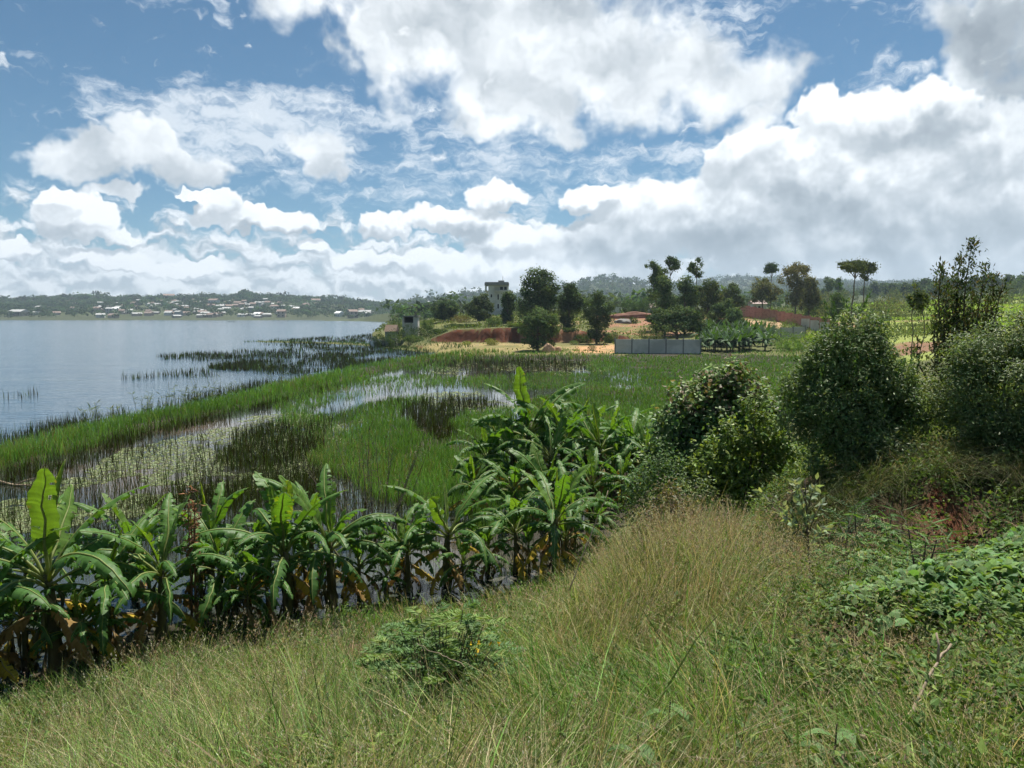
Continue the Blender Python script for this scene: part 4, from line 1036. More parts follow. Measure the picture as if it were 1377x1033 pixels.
    for (px, pz, rr) in [(0,.25,.10),(.09,.42,.075),(-.08,.43,.07),(0,.08,.11)]:
        a = np.linspace(0, 6.28, 13)[:-1]
        for yy, q in ((-.02, .8), (0, 1), (.02, .8)): pass
        ring = lambda yy, q: np.stack([px + np.cos(a) * rr * q * .8, np.full(12, yy), pz + np.sin(a) * rr * q * 1.2], 1)
        V = np.concatenate([ring(-.025, .75), ring(0, 1), ring(.025, .75)]); i = np.arange(12); j = (i + 1) % 12
        m.add(V, [np.stack([i, j, j + 12, i + 12], 1), np.stack([i + 12, j + 12, j + 24, i + 24], 1), [list(range(12))[::-1], list(range(24, 36))]], (.04, .06, .03))
    m.build('pads', MAT['leaf'], r)
    # sapling with pale broad leaves
    r, x, y, z = shrub_root('sapling', 1102, 7.6, 'thin dark stemmed sapling with pale broad leaves in front of the big shrub', 'sapling')
    h = at_y(1090, 642, 7.6)[1] - z; m = MB(); k = 7.6 / F; tt = np.linspace(0, 1, 9)
    P = np.stack([-.10 * tt, 0 * tt, h * .98 * tt], 1); m.tube(P, np.linspace(.012, .005, 9), 6); lf = MB()
    for (tu, tv, f) in [(1070,645,.6),(1095,640,.7),(1050,668,.5),(1038,667,.45),(1055,690,.5),(1115,680,.5),(1105,665,.6),(1075,665,.6),(1085,690,.45),(1112,705,.4),(1070,700,.4),(1090,655,.75)]:
        tip = np.array([(tu - 1102) * k, rng.normal(0, .12), at_y(tu, tv, 7.6)[1] - z]); b = np.array([-.10 * f, 0, h * f]); m.tube([b, (b + tip) / 2 + (0, 0, .03), tip], [.006, .004, .002], 5)
        n = 20; q = rng.uniform(.35, 1.02, n)[:, None]; S = b * (1 - q) + tip * q; D = rdir(n) * .9 + (tip - b) * 1.5 + (0, 0, .1); D /= np.linalg.norm(D, axis=1, keepdims=True)
        V, T, C = leaves(S, D, rng.uniform(.06, .105, n), .50, tints(n, (.24, .29, .19), .22), .1); lf.add(V, [T], C)
    m.build('stem', MAT['bark'], r, smooth=True); lf.build('foliage', MAT['leaf'], r)
    # cassava plants: whorls of narrow leaflets
    for i, (u, v, y, vt, lb) in enumerate([(1165,0,8.4,672,'feathery leaved young plant rising against the dark big shrub'),(1195,0,8.6,690,'cassava plant with drooping narrow leaflets beside the sweet potato bed'),(1140,0,7.9,705,'broad cassava plant left of the sweet potato bed'),(1215,0,8.0,712,'slender cassava plant at the corner of the rear sweet potato bed'),(1150,0,7.0,748,'low cassava plant between sapling and front sweet potato bed'),(1250,0,6.3,700,'thin maize like plant with drooping leaves on the sweet potato bed')]):
        r, x, y, z = shrub_root('crop_plant', u, y, lb, 'plant'); h = max(at_y(u, vt, y)[1] - z, .35); st = MB(); lf = MB()
        for q in range(3 + i % 2):
            a = rng.random() * 6.28; tip = np.array([math.cos(a) * .12, math.sin(a) * .12, h * rng.uniform(.75, 1)]); st.tube([(0, 0, -.05), tip * .5 + (.01, 0, 0), tip], [.012, .009, .005], 6)
            for w in range(9):
                a2 = w * 2.4 + q; f = rng.uniform(.45, 1); b = tip * f; e = b + np.array([math.cos(a2) * .15, math.sin(a2) * .15, .05 + .05 * rng.random()]); st.tube([b, e], [.003, .002], 4, None)
                if i == 0:
                    nn = 22; qq = np.linspace(0, 1, nn // 2); S = np.repeat(b + (e - b) * 0, nn, 0).reshape(nn, 3) if False else np.concatenate([b + np.outer(qq, (e - b) * 1.9)] * 2)
                    sd = np.cross(e - b, (0, 0, 1)); sd /= np.linalg.norm(sd); D = np.concatenate([np.tile(sd, (nn // 2, 1)), np.tile(-sd, (nn // 2, 1))]) + (e - b) * 2; D /= np.linalg.norm(D, axis=1, keepdims=True)
                    V, T, C = leaves(S, D, .055, .28, tints(nn, (.06, .12, .05), .2)); lf.add(V, [T], C); continue
                nn = 7 if i < 5 else 2; fa = np.linspace(-1.3, 1.3, nn) + a2; D = np.stack([np.cos(fa), np.sin(fa), np.full(nn, -.25 if i < 5 else .25)], 1); D /= np.linalg.norm(D, axis=1, keepdims=True)
                V, T, C = leaves(np.tile(e, (nn, 1)), D, rng.uniform(.09, .13) if i < 5 else .20, .24 if i < 5 else .09, tints(nn, (.075, .145, .045) if w % 3 else (.12, .20, .05), .15), .2); lf.add(V, [T], C)
        st.build('stem', MAT['bark'], r); lf.build('foliage', MAT['leaf'], r)
    # fern leaved bush with yellow flowers on the near slope
    r, x, y, z = shrub_root('fern_bush', 592, 5.6, 'bushy fern leaved plant with a few yellow flowers on the near grass slope', 'bush'); lf = MB(); st = MB(); fl = MB()
    h = at_y(592, 806, 5.6)[1] - z
    for q in range(270):
        a = rng.random() * 6.28; rr = rng.random() ** .6 * .54; zz = h * rng.uniform(.2, .95) * (1 - .5 * (rr / .56) ** 2); b = np.array([math.cos(a) * rr, math.sin(a) * rr, zz]); a2 = a + rng.normal(0, .7)
        dr = np.array([math.cos(a2), math.sin(a2), rng.uniform(.05, .7)]); dr /= np.linalg.norm(dr); L = rng.uniform(.13, .24); nn = 13
        qq = np.linspace(.08, 1, nn)[:, None]; S = b + dr * L * qq + np.array([0, 0, -.05]) * qq ** 2; sd = np.cross(dr, (0, 0, 1)); sd /= np.linalg.norm(sd) + 1e-6
        hue = (.16, .235, .07) if zz > h * .6 and rng.random() < .5 else (.095, .165, .06)
        for sg in (-1, 1):
            D = sd * sg + dr * .45 + rng.normal(0, .08, (nn, 3)); D /= np.linalg.norm(D, axis=1, keepdims=True)
            V, T, C = leaves(S, D, (.058 * np.sin(np.linspace(.5, 2.8, nn)) + .012), .34, tints(nn, hue, .12)); lf.add(V, [T], C)
        st.tube([b * np.array((.2, .2, 0)), b * .7, b], [.006, .004, .003], 4)
    P, d = crown_pts([(0, 0, h * .35, .38, .36, h * .36)], 1800, .3, .2, .2); V, T, C = leaves(P, rdir(len(P)), .045, .35, tints(len(P), (.05, .095, .035), .2)); lf.add(V, [T], C)
    for q in range(9):
        p = np.array([rng.uniform(.1, .42), rng.uniform(-.4, .1), h * rng.uniform(.35, .75)]); D = rdir(5); V, T, C = leaves(np.tile(p, (5, 1)), D, .022, .8, (.55, .38, .03) * np.ones((5, 1))); fl = MB(); fl.add(V, [T], C); fl.build('flower', MAT['leaf'], r)
    lf.build('foliage', MAT['leaf'], r); st.build('stem', MAT['bark'], r)
    # tall herb with lance leaves near the camera
    for (u, y, vt, lb, n) in [(905, 3.5, 945, 'broad lance leaved herb in the near grass at the bottom of the view', 12), (860, 3.1, 990, 'small lance leaved herb at the bottom edge beside the taller one', 9), (1140, 3.2, 975, 'lance leaved herb near the fallen branches at the bottom right', 9)]:
        r, x, y, z = shrub_root('herb', u, y, lb, 'plant'); h = max(at_y(u, vt, y)[1] - z, .3); st = MB(); lf = MB(); st.tube([(0, 0, -.03), (.01, 0, h * .5), (.02, .01, h)], [.008, .006, .003], 6, None)
        for q in range(n):
            a = q * 2.2; f = .25 + .75 * q / n; b = np.array([.01, 0, h * f]); L = rng.uniform(.19, .29) * (1.15 - .4 * f); w = L * .13; ca, sa = math.cos(a), math.sin(a); tt = np.linspace(0, 1, 7)
            cx = L * tt * .9; cz = L * (.55 * tt - .75 * tt ** 2); ww = w * np.sin(np.pi * np.clip(tt, .03, .97)) ** .8
            V = []
            for s_ in (-1, 0, 1):
                V.append(np.stack([b[0] + ca * cx - sa * ww * s_, b[1] + sa * cx + ca * ww * s_, b[2] + cz + abs(s_) * ww * .35], 1))
            V = np.concatenate(V); i_ = np.arange(6); lf.add(V, [np.stack([i_, i_ + 1, i_ + 8, i_ + 7], 1), np.stack([i_ + 7, i_ + 8, i_ + 15, i_ + 14], 1)], np.array((.085, .155, .05)) * rng.uniform(.8, 1.2))
        st.build('stem', MAT['bark'], r); lf.build('foliage', MAT['leaf'], r, smooth=True)
    # fallen dead branches
    def branch(name, pts, rads, twigs, lb, cat='branch'):
        P = []
        for (u, v, y, lift) in pts:
            px, pz = at_y(u, v, y); P.append((px, y, pz))
        P = np.array(P); c = P[0].copy(); tt = np.linspace(0, 1, len(P)); q = np.linspace(0, 1, 14)
        Q = np.stack([np.interp(q, tt, P[:, i]) for i in range(3)], 1) - c; Q += rng.normal(0, .004, Q.shape); m = MB(); m.tube(Q, np.interp(q, tt, rads), 8)
        for (f, u, v, y) in twigs:
            b = np.array([np.interp(f, q, Q[:, i]) for i in range(3)]); px, pz = at_y(u, v, y); e = np.array([px, y, pz]) - c; m.tube([b, (b + e) / 2 + (.01, 0, .01), e], [.008, .006, .005], 6)
        o = m.build(name, MAT['pale_wood'], smooth=True); o.location = c; tag(o, lb, cat)
    branch('dead_branch', [(1208,1000,3.5,0),(1228,955,3.62,0),(1258,895,3.78,0),(1277,866,3.88,0)], [.010,.008,.0075,.006], [(.72,1259,851,3.85)], 'forked bare dead branch leaning up out of the grass at the right')
    branch('dead_branch', [(1130,985,3.45,0),(1175,995,3.4,0),(1215,1000,3.4,0),(1290,1012,3.3,0),(1325,1033,3.15,0)], [.008,.012,.014,.011,.008], [], 'thin dead branch lying flat in the grass below the leaning one')
    branch('dead_branch', [(1325,995,3.5,0),(1350,990,3.45,0),(1400,992,3.4,0)], [.008,.010,.012], [], 'short dead branch lying in the grass at the right edge')
    branch('dry_stalk', [(766,795,7.6,0),(778,760,7.7,0),(800,705,7.8,0),(818,660,7.9,0)], [.007,.006,.005,.003], [], 'pale bent dry stalk leaning up in front of the banana plants', 'stalk')
    branch('dry_stalk', [(625,895,4.6,0),(560,865,4.7,0)], [.003,.002], [], 'thin yellow straw lying across the left of the fern leaved bush', 'stalk')
    # bare shrub between the banana row and the marsh
    r, x, y, z = shrub_root('bare_shrub', 500, 19.5, 'bare twiggy grey shrub standing in the marsh behind the near banana plants', 'shrub'); m = MB(); lf = MB(); k = 19.5 / F
    for q in range(34):
        tu, tv = rng.uniform(395, 590), rng.uniform(575, 690); tip = np.array([(tu - 500) * k, rng.normal(0, .5), max(at_y(tu, tv, 19.5)[1] - z, .3)]); b = np.array([tip[0] * .35 + rng.normal(0, .15), tip[1] * .4, 0]); mid = (b + tip) / 2 + rng.normal(0, .1, 3)
        m.tube([b, mid, tip], [.014, .010, .005], 5); 
        for w in range(3): 
            e = mid + (tip - mid) * rng.random() ; m.tube([e, e + rng.normal(0, .16, 3) + (0, 0, .12)], [.006, .003], 4)
        n = 22; S = mid + (tip - mid) * rng.random((n, 1)) + rng.normal(0, .07, (n, 3)); V, T, C = leaves(S, rdir(n), rng.uniform(.04, .08, n), .5, tints(n, (.09, .10, .045), .25)); lf.add(V, [T], C)
    m.build('stem', MAT['bark'], r); lf.build('foliage', MAT['leaf'], r)
near_shrubs()
# ---------------------------------------------------------------- trees, walls and buildings beyond the marsh
def tree(name, u, y, vt, blobs, label, base=(.030, .058, .020), hi=(.055, .085, .028), n=2600, leaf=.30, vb=None, group=None, cat='tree', trunk=.22, gap=.42, gs=1.6, lean=0., limbs=4):
    """blobs in photo pixels (du, v, rx, ry) seen at the distance y; the crown gets depth as great as its width"""
    x = (u - CX) / F * y; z = float(ground_z(x, y)); k = y / F
    r = empty(name, (x, y, z), label, cat, group)
    B = []
    for (du, v, rx, ry) in blobs:
        B.append((du * k, rng.normal(0, .25) * rx * k, at_y(u, v, y)[1] - z, rx * k, rx * k * .95, ry * k))
    if name == 'broadleaf_tree':                      # low boughs that hide most of the trunk
        lo = min(b[2] - b[5] for b in B); wd = max(b[3] for b in B)
        for q in (-1, 0, 1):
            if lo > .7: B.append((q * wd * .5, -.3, lo * (.62 + .2 * rng.random()), wd * .55, wd * .5, lo * .5))
    B = np.array(B)
    # each blob is broken into lobes so that the outline is uneven
    lob = []
    for b in B:
        lob.append((*b[:3], *(b[3:6] * .86)))
        for q in range(8):
            d = rdir(1)[0]; f = rng.uniform(.28, .52); lob.append((*(b[:3] + d * b[3:6] * .86), *(b[3:6] * f)))
    P, d = crown_pts(np.array(lob), int(n * 2.1), gap + .09, gs * .62, .5); P = P + rng.normal(0, 1, P.shape) * (rng.random((len(P), 1)) < .2) * leaf * 1.2; leaf = leaf * 1.2
    D = d * .7 + rdir(len(P)); D[:, 2] += .2; D /= np.linalg.norm(D, axis=1, keepdims=True)
    c = tints(len(P), base, .22, .07); nn = vnoise(P[:, 0] * 1.0 + P[:, 1], P[:, 2], 1.5, 2); h = nn > .54; c[h] = tints(h.sum(), hi, .22, .07)
    V, T, C = leaves(P, D, leaf * rng.uniform(.6, 1.3, len(P)), .75, c, face=d + rdir(len(P)) * .55 + np.array((0, 0, .25))); m = MB(); m.add(V, [T], C); m.build('crown', MAT['far_leaf'], r)
    t = MB(); top = B[np.argmax(B[:, 2])]; ct = np.array([top[0], top[1], top[2]]); tt = np.linspace(0, 1, 8)[:, None]
    Q = np.array([0, 0, -.4]) * (1 - tt) + ct * tt; Q[1:-1] += rng.normal(0, .06, (6, 3)) * (1 + k); t.tube(Q, np.linspace(trunk, trunk * .35, 8), 8)
    for q in range(min(limbs, len(B))):
        b = B[q]; f = max(.25, min(.8, (b[2] - b[5] * 1.2) / max(ct[2], .1))); s = np.array([0, 0, -.4]) * (1 - f) + ct * f; t.tube([s, (s + b[:3]) / 2 + (0, 0, -.1), b[:3]], [trunk * .5, trunk * .35, trunk * .15], 6)
    t.build('trunk', MAT['bark'], r, smooth=True)
    return r
DK = dict(base=(.034, .058, .026), hi=(.070, .100, .042))
tree('broadleaf_tree', 598, 187, 402, [(0,413,14,11),(-6,418,10,9),(7,418,10,9),(0,424,13,7)], 'round dark tree at the left end of the headland, well left of the tower', **DK, leaf=.34)
tree('broadleaf_tree', 647, 168, 393, [(0,403,10,9),(-12,413,10,10),(8,413,9,9),(-4,421,16,10),(4,431,12,8)], 'wide grey green tree just left of the tower base', base=(.042,.060,.030), hi=(.06,.08,.04), leaf=.32)
tree('narrow_tree', 683, 158, 390, [(0,400,8,9),(1,412,10,11),(-2,424,9,10),(0,434,8,8)], 'narrow dark tree just right of the tower', **DK, leaf=.30)
tree('broadleaf_tree', 722, 143, 357, [(-3,372,17,14),(10,384,17,14),(-8,392,17,14),(12,402,15,13),(-14,408,14,13),(0,412,20,14),(-20,420,10,12)], 'tallest broad dark tree of the headland above the red cliff', **DK, n=5000, leaf=.30, trunk=.35)
tree('broadleaf_tree', 723, 121, 413, [(0,425,16,11),(-12,434,14,10),(13,433,14,10),(0,440,22,11),(-14,447,11,8),(14,446,12,9)], 'spreading lighter green tree standing on the sand before the red cliff', base=(.050,.080,.032), hi=(.075,.11,.045), n=4200, leaf=.24, trunk=.25)
tree('broadleaf_tree', 765, 147, 380, [(0,392,10,11),(-6,405,13,12),(8,406,13,12),(0,420,17,13),(-4,432,12,8)], 'tall grey green tree right of the tallest headland tree', base=(.035,.055,.026), n=3400, leaf=.28)
tree('broadleaf_tree', 802, 136, 388, [(0,400,10,11),(-6,412,13,12),(8,418,13,12),(-4,428,15,11),(6,436,14,10)], 'two tiered tree beside the pale embankment at the right end of the headland', base=(.038,.060,.027), hi=(.06,.09,.04), n=3400, leaf=.26)
tree('tall_tree', 884, 152, 352, [(-8,357,9,5),(2,366,12,10),(-3,378,11,11),(0,390,9,8)], 'leaning feathery crowned tree at the left of the tall cluster', **DK, leaf=.26, gap=.46)
tree('tall_tree', 903, 150, 347, [(-4,352,7,6),(5,355,6,7),(0,360,8,4)], 'high tufted tree with a split crown above the tall cluster', **DK, n=800, leaf=.24, gs=1.0, trunk=.14)
tree('tall_tree', 934, 150, 349, [(0,356,9,8),(-7,362,6,5),(4,366,7,6)], 'high tufted tree on a bare thin trunk right of the split crowned one', **DK, n=900, leaf=.24, trunk=.13)
tree('broadleaf_tree', 893, 142, 370, [(0,384,14,12),(-4,398,16,13),(8,406,15,12),(0,414,20,10)], 'dense dark tree making the middle of the tall cluster', **DK, n=3400, leaf=.28)
tree('broadleaf_tree', 921, 144, 370, [(-3,382,11,11),(4,396,13,13),(0,410,15,12)], 'dense dark tree making the right half of the tall cluster', **DK, n=2800, leaf=.28)
tree('spreading_tree', 910, 124, 412, [(-14,428,20,11),(14,428,20,11),(0,420,20,9),(-26,436,13,9),(26,438,14,9),(0,438,26,8)], 'low wide very dark tree directly behind the concrete panel wall', **DK, n=4200, leaf=.26, trunk=.3)
tree('broadleaf_tree', 950, 160, 372, [(0,384,12,11),(-6,398,13,13),(8,402,12,13),(0,420,16,14),(6,436,12,9)], 'olive green tree right of the tall cluster', base=(.045,.065,.026), hi=(.07,.085,.035), n=3400, leaf=.28, gap=.46)
tree('broadleaf_tree', 980, 185, 380, [(0,392,12,9),(-8,402,12,10),(6,406,12,10)], 'smaller olive tree between the tall cluster and the brick wall', base=(.05,.07,.03), leaf=.32)
tree('broadleaf_tree', 972, 150, 400, [(0,412,14,10),(-8,422,12,10),(8,422,12,9)], 'dark bushy tree left of the ruined brick walls', **DK, leaf=.26)
tree('small_tree', 984, 142, 412, [(0,421,10,7),(-4,429,10,7),(6,430,8,6)], 'small light green tree beside the ruined brick walls', base=(.06,.095,.04), hi=(.09,.13,.05), n=1500, leaf=.24)
tree('ball_crowned_tree', 1034, 235, 355, [(0,361,8,6),(-3,364,6,4),(4,363,6,5)], 'small ball crowned tree on a long bare trunk above the brick wall', **DK, n=900, leaf=.34, trunk=.16)
tree('eucalyptus', 1068, 210, 352, [(0,362,13,9),(-6,373,14,12),(9,376,13,13),(2,390,15,12),(0,402,11,9)], 'tall rounded olive brown tree behind the brick wall', base=(.075,.075,.032), hi=(.11,.105,.05), n=3600, leaf=.36, gap=.46)
tree('eucalyptus', 1086, 195, 375, [(0,384,9,9),(3,396,11,12),(-2,408,10,10)], 'smaller olive tree joined to the right of the tall rounded one', base=(.065,.07,.03), hi=(.09,.095,.04), leaf=.34, gap=.46)
tree('eucalyptus', 1024, 215, 372, [(0,381,12,8),(-8,390,11,9),(8,391,13,10),(0,400,16,8)], 'pale olive tree behind the left part of the brick wall', base=(.07,.08,.035), hi=(.10,.105,.05), leaf=.36, gap=.47)
tree('pine_tree', 1141, 142, 350, [(-9,356,10,5),(5,355,12,6),(0,361,14,5),(12,362,7,4)], 'tall flat topped pine with a long bare dark trunk', base=(.045,.06,.02), hi=(.07,.085,.03), n=1500, leaf=.26, trunk=.20, gs=1.0)
tree('pine_tree', 1157, 165, 352, [(2,357,11,5),(-5,362,9,5),(7,364,9,6),(2,372,7,5)], 'shorter pine with a thin leaning trunk right of the flat topped one', base=(.032,.045,.020), hi=(.05,.065,.028), n=1200, leaf=.28, trunk=.16, gs=1.0)
tree('slender_tree', 1228, 42, 372, [(-2,382,5,9),(0,398,8,10),(-6,405,5,8),(5,410,6,9)], 'young slender feathery tree left of the tall open shrub', base=(.075,.10,.04), hi=(.11,.14,.05), n=420, leaf=.11, trunk=.04, gap=.48, gs=.5)
tree('slender_tree', 1238, 46, 385, [(0,395,6,8),(2,405,6,8),(-2,420,5,8)], 'thin young tree half hidden behind the tall open shrub', base=(.075,.10,.04), hi=(.11,.14,.05), n=320, leaf=.11, trunk=.04, gap=.48, gs=.5)
tree('small_tree', 1097, 200, 402, [(0,413,12,8),(-8,420,10,7),(9,419,10,7)], 'dark leafy bush tree above the right end of the brick wall', base=(.04,.065,.028), n=1600, leaf=.26)
tree('small_tree', 1122, 170, 392, [(0,400,8,8),(2,412,9,9),(-2,422,8,7)], 'small green tree standing left of the flat topped pine', base=(.05,.08,.03), n=1500, leaf=.28)
# bushes on the headland and around the walls
def bush(u, y, vt, w, label, base=(.045, .075, .028), hi=(.075, .11, .04), n=900, leaf=.2, group=None, rows=None):
    x = (u - CX) / F * y; z = float(ground_z(x, y)); k = y / F; h = max(at_y(u, vt, y)[1] - z, .6); W = w * k
    r = empty('bush', (x, y, z), label, 'bush', group)
    B = [(0,0,h*.5,W,W*.8,h*.5),(-W*.55,0,h*.38,W*.6,W*.6,h*.42),(W*.55,0,h*.4,W*.6,W*.6,h*.42),(0,-W*.4,h*.3,W*.7,W*.5,h*.35)]
    P, d = crown_pts(B, int(n * 1.7), .42, 1.0, .5); D = d + rdir(len(P)) * .8; D[:, 2] += .3; D /= np.linalg.norm(D, axis=1, keepdims=True)
    c = tints(len(P), base, .22); hh = vnoise(P[:, 0], P[:, 2], .9, 2) > .54; c[hh] = tints(hh.sum(), hi, .2)
    V, T, C = leaves(P, D, leaf * rng.uniform(.6, 1.3, len(P)), .6, c); m = MB(); m.add(V, [T], C); m.build('foliage', MAT['far_leaf'], r)
    t = MB(); t.tube([(0, 0, -.2), (.05, 0, h * .4)], [.06, .03], 5); t.tube([(0, 0, -.2), (-W * .3, 0, h * .4)], [.05, .02], 5); t.build('stem', MAT['bark'], r)
    return r
DG = (.028, .050, .020); DH = (.045, .072, .028)
bush(534, 150, 424, 7, 'dark bush at the water end of the headland left of the little concrete building', DG, DH)
bush(549, 147, 437, 11, 'dark leafy bush hiding the foot of the little concrete building', DG, DH)
bush(528, 143, 445, 9, 'low green bush before the thatched hut at the shore')
bush(510, 146, 449, 7, 'low dark bush beside the grey retaining wall at the shore', DG, DH)
bush(571, 150, 438, 12, 'dark rounded bush on the slope right of the little concrete building', DG, DH)
bush(590, 147, 443, 13, 'low dark bush at the top left of the red cliff', DG, DH)
bush(556, 143, 451, 13, 'low green bush at the foot of the headland slope below the little concrete building')
bush(576, 163, 431, 7, 'small green bush behind the little concrete building')
bush(612, 153, 436, 14, 'dark green bush at the cliff edge under the round dark tree', DG, DH)
bush(632, 150, 437, 13, 'dark green bush on the cliff edge below the wide grey green tree', DG, DH)
bush(664, 150, 428, 10, 'green bush below the tower', (.05,.08,.03), DH)
bush(690, 146, 436, 10, 'pale green bush under the narrow dark tree', (.055,.085,.035))
bush(620, 170, 424, 12, 'brownish bush on the slope left of the tower', (.09,.08,.04), (.11,.10,.05))
bush(661, 132, 455, 9, 'lone yellow green bush on the sand at the cliff foot', (.12,.14,.05), (.16,.17,.06), 700, .16)
bush(628, 133, 461, 6, 'tiny pale green bush at the left of the sand', (.12,.15,.05), (.15,.18,.06), 350, .14)
bush(763, 139, 449, 13, 'dark bush in front of the right part of the red cliff', DG, DH)
bush(783, 138, 450, 12, 'dark bush at the right end of the red cliff', DG, DH)
bush(772, 133, 458, 6, 'pale leafy bush standing before the dark cliff bushes', (.08,.12,.06), (.10,.15,.07), 350, .14)
bush(822, 138, 446, 8, 'green bush at the foot of the bare embankment', (.05,.08,.03))
bush(844, 215, 404, 11, 'leftmost dark bush of the row on the embankment', DG, DH, leaf=.3)
bush(857, 213, 407, 9, 'middle dark bush of the row on the embankment', DG, DH, leaf=.3)
bush(868, 211, 402, 10, 'rightmost dark bush of the row on the embankment', DG, DH, leaf=.3)
bush(851, 165, 427, 6, 'small round bush on the grey gravel heap', DG, DH, 400, .22)
bush(873, 128, 438, 16, 'olive green bush behind the left end of the concrete panel wall', (.06,.08,.035), (.09,.105,.045), 1200)
bush(1033, 138, 428, 12, 'light green bush in front of the brick wall', (.07,.105,.045), (.10,.14,.06))
bush(1060, 141, 431, 12, 'pale green leafy bush before the grey garden wall', (.085,.12,.05), (.11,.15,.06))
bush(1050, 122, 444, 14, 'bright green leafy bush right of the maize plot', (.075,.125,.035), (.11,.17,.05))
bush(1075, 120, 448, 14, 'yellow green leafy bush at the right end of the rice field', (.085,.135,.035), (.12,.18,.05))
bush(1062, 117, 458, 18, 'low bright green bush row at the edge of the rice field', (.08,.14,.035), (.12,.18,.05))
bush(1098, 118, 445, 16, 'bright yellow green bush below the right end of the brick wall', (.12,.19,.03), (.16,.23,.04))
bush(796, 121, 463, 5, 'tiny dark bush on the bare orange soil', DG, DH, 250, .14)
# scrub on the right hillside: many alike
PROTO = [bush(1175, 190, 412, 10, 'rounded green scrub bush on the far right hillside', (.055,.08,.030), (.085,.11,.04), 420, .34, 'scrub bushes over the right hillside'),
         bush(1207, 210, 408, 11, 'rounded green scrub bush on the far right hillside', (.07,.085,.035), (.10,.11,.05), 420, .34, 'scrub bushes over the right hillside'),
         bush(1150, 230, 405, 9, 'rounded green scrub bush on the far right hillside', (.04,.065,.026), (.06,.09,.035), 420, .34, 'scrub bushes over the right hillside')]
def copy_thing(o, loc, s=1., rz=0., label=None):
    c = o.copy(); COL.objects.link(c); c.location = loc; c.rotation_euler = (0, 0, rz); c.scale = (s, s, s)
    for ch in o.children:
        d = ch.copy(); COL.objects.link(d); d.parent = c
    if label: c['label'] = label
    return c
for q in range(95):
    while True:
        u = rng.uniform(1090, 1420); y = 150 + 480 * rng.random() ** .9
        x = (u - CX) / F * y; v = project(x, y, float(ground_z(x, y)))[1]
        if vnoise(x, y, 45, 2) > (.5 if y < 330 else .40) and not (y < 260 and u > 1330): break
    copy_thing(PROTO[q % 3], (x, y, float(ground_z(x, y))), rng.uniform(.6, 1.25) * (1 + y / 700), rng.random() * 6.28)
# ridge trees against the sky
G = 'trees along the right skyline'; LB = 'dark tree on the skyline of the right hillside'
PT = [tree('ridge_tree', 1195, 520, 384, [(0,386,7,5),(-3,390,7,5),(4,391,7,5)], LB, **DK, n=700, leaf=1.0, group=G, gs=4),
      tree('ridge_tree', 1304, 500, 372, [(0,376,6,5),(-2,383,8,6),(3,389,8,5)], LB, **DK, n=700, leaf=1.0, group=G, gs=4),
      tree('ridge_tree', 1243, 470, 375, [(0,380,8,6),(-8,385,9,6),(7,388,9,6)], LB, base=(.035,.055,.022), n=800, leaf=.95, group=G, gs=4)]
for q, u in enumerate([1105,1114,1127,1160,1172,1184,1206,1215,1226,1255,1266,1279,1290,1316,1328,1340,1352,1364,1374,1386,1400]):
    y = rng.uniform(440, 640); x = (u - CX) / F * y
    copy_thing(PT[q % 3], (x, y, float(ground_z(x, y))), rng.uniform(.55, 1.1), rng.random() * 6.28)
tree('round_tree', 1112, 380, 371, [(-2,378,6,5),(3,381,6,5),(0,386,6,4)], 'small round dark tree on a stem left of the pines at the skyline', **DK, n=700, leaf=.6)
tree('round_tree', 1124, 390, 372, [(0,377,4,4),(0,383,5,5),(0,388,4,4)], 'narrow dark tree nearest the pines at the skyline', **DK, n=600, leaf=.55)

# ---- walls and buildings
rough_mat('concrete', (.52, .50, .455), (.62, .60, .55), 1.2, c2=(.43, .42, .38), bump=.15)
rough_mat('concrete_dark', (.17, .17, .165), (.25, .25, .24), 1.5, bump=.1)
rough_mat('plaster', (.48, .48, .45), (.58, .58, .54), .8, c2=(.40, .40, .37), bump=.1)
rough_mat('opening', (.012, .012, .013), (.02, .02, .02), 2, bump=0)  # near black painted in place of unlit interiors
rough_mat('brick', (.34, .165, .125), (.44, .24, .19), 3.0, c2=(.28, .14, .11), bump=.2, stretch=(1, 1, 3))
rough_mat('red_soil', (.15, .075, .05), (.23, .12, .085), 1.1, bump=.5)
rough_mat('gravel', (.15, .145, .135), (.24, .23, .21), 5, bump=.6)
rough_mat('sandstone', (.42, .24, .14), (.58, .38, .24), 1.6, bump=.5)
rough_mat('tin_roof', (.30, .22, .20), (.40, .32, .30), .8, bump=.1)
def frame(x0, y0, x1, y1, z):
    a = math.atan2(y1 - y0, x1 - x0); return a, math.hypot(x1 - x0, y1 - y0)
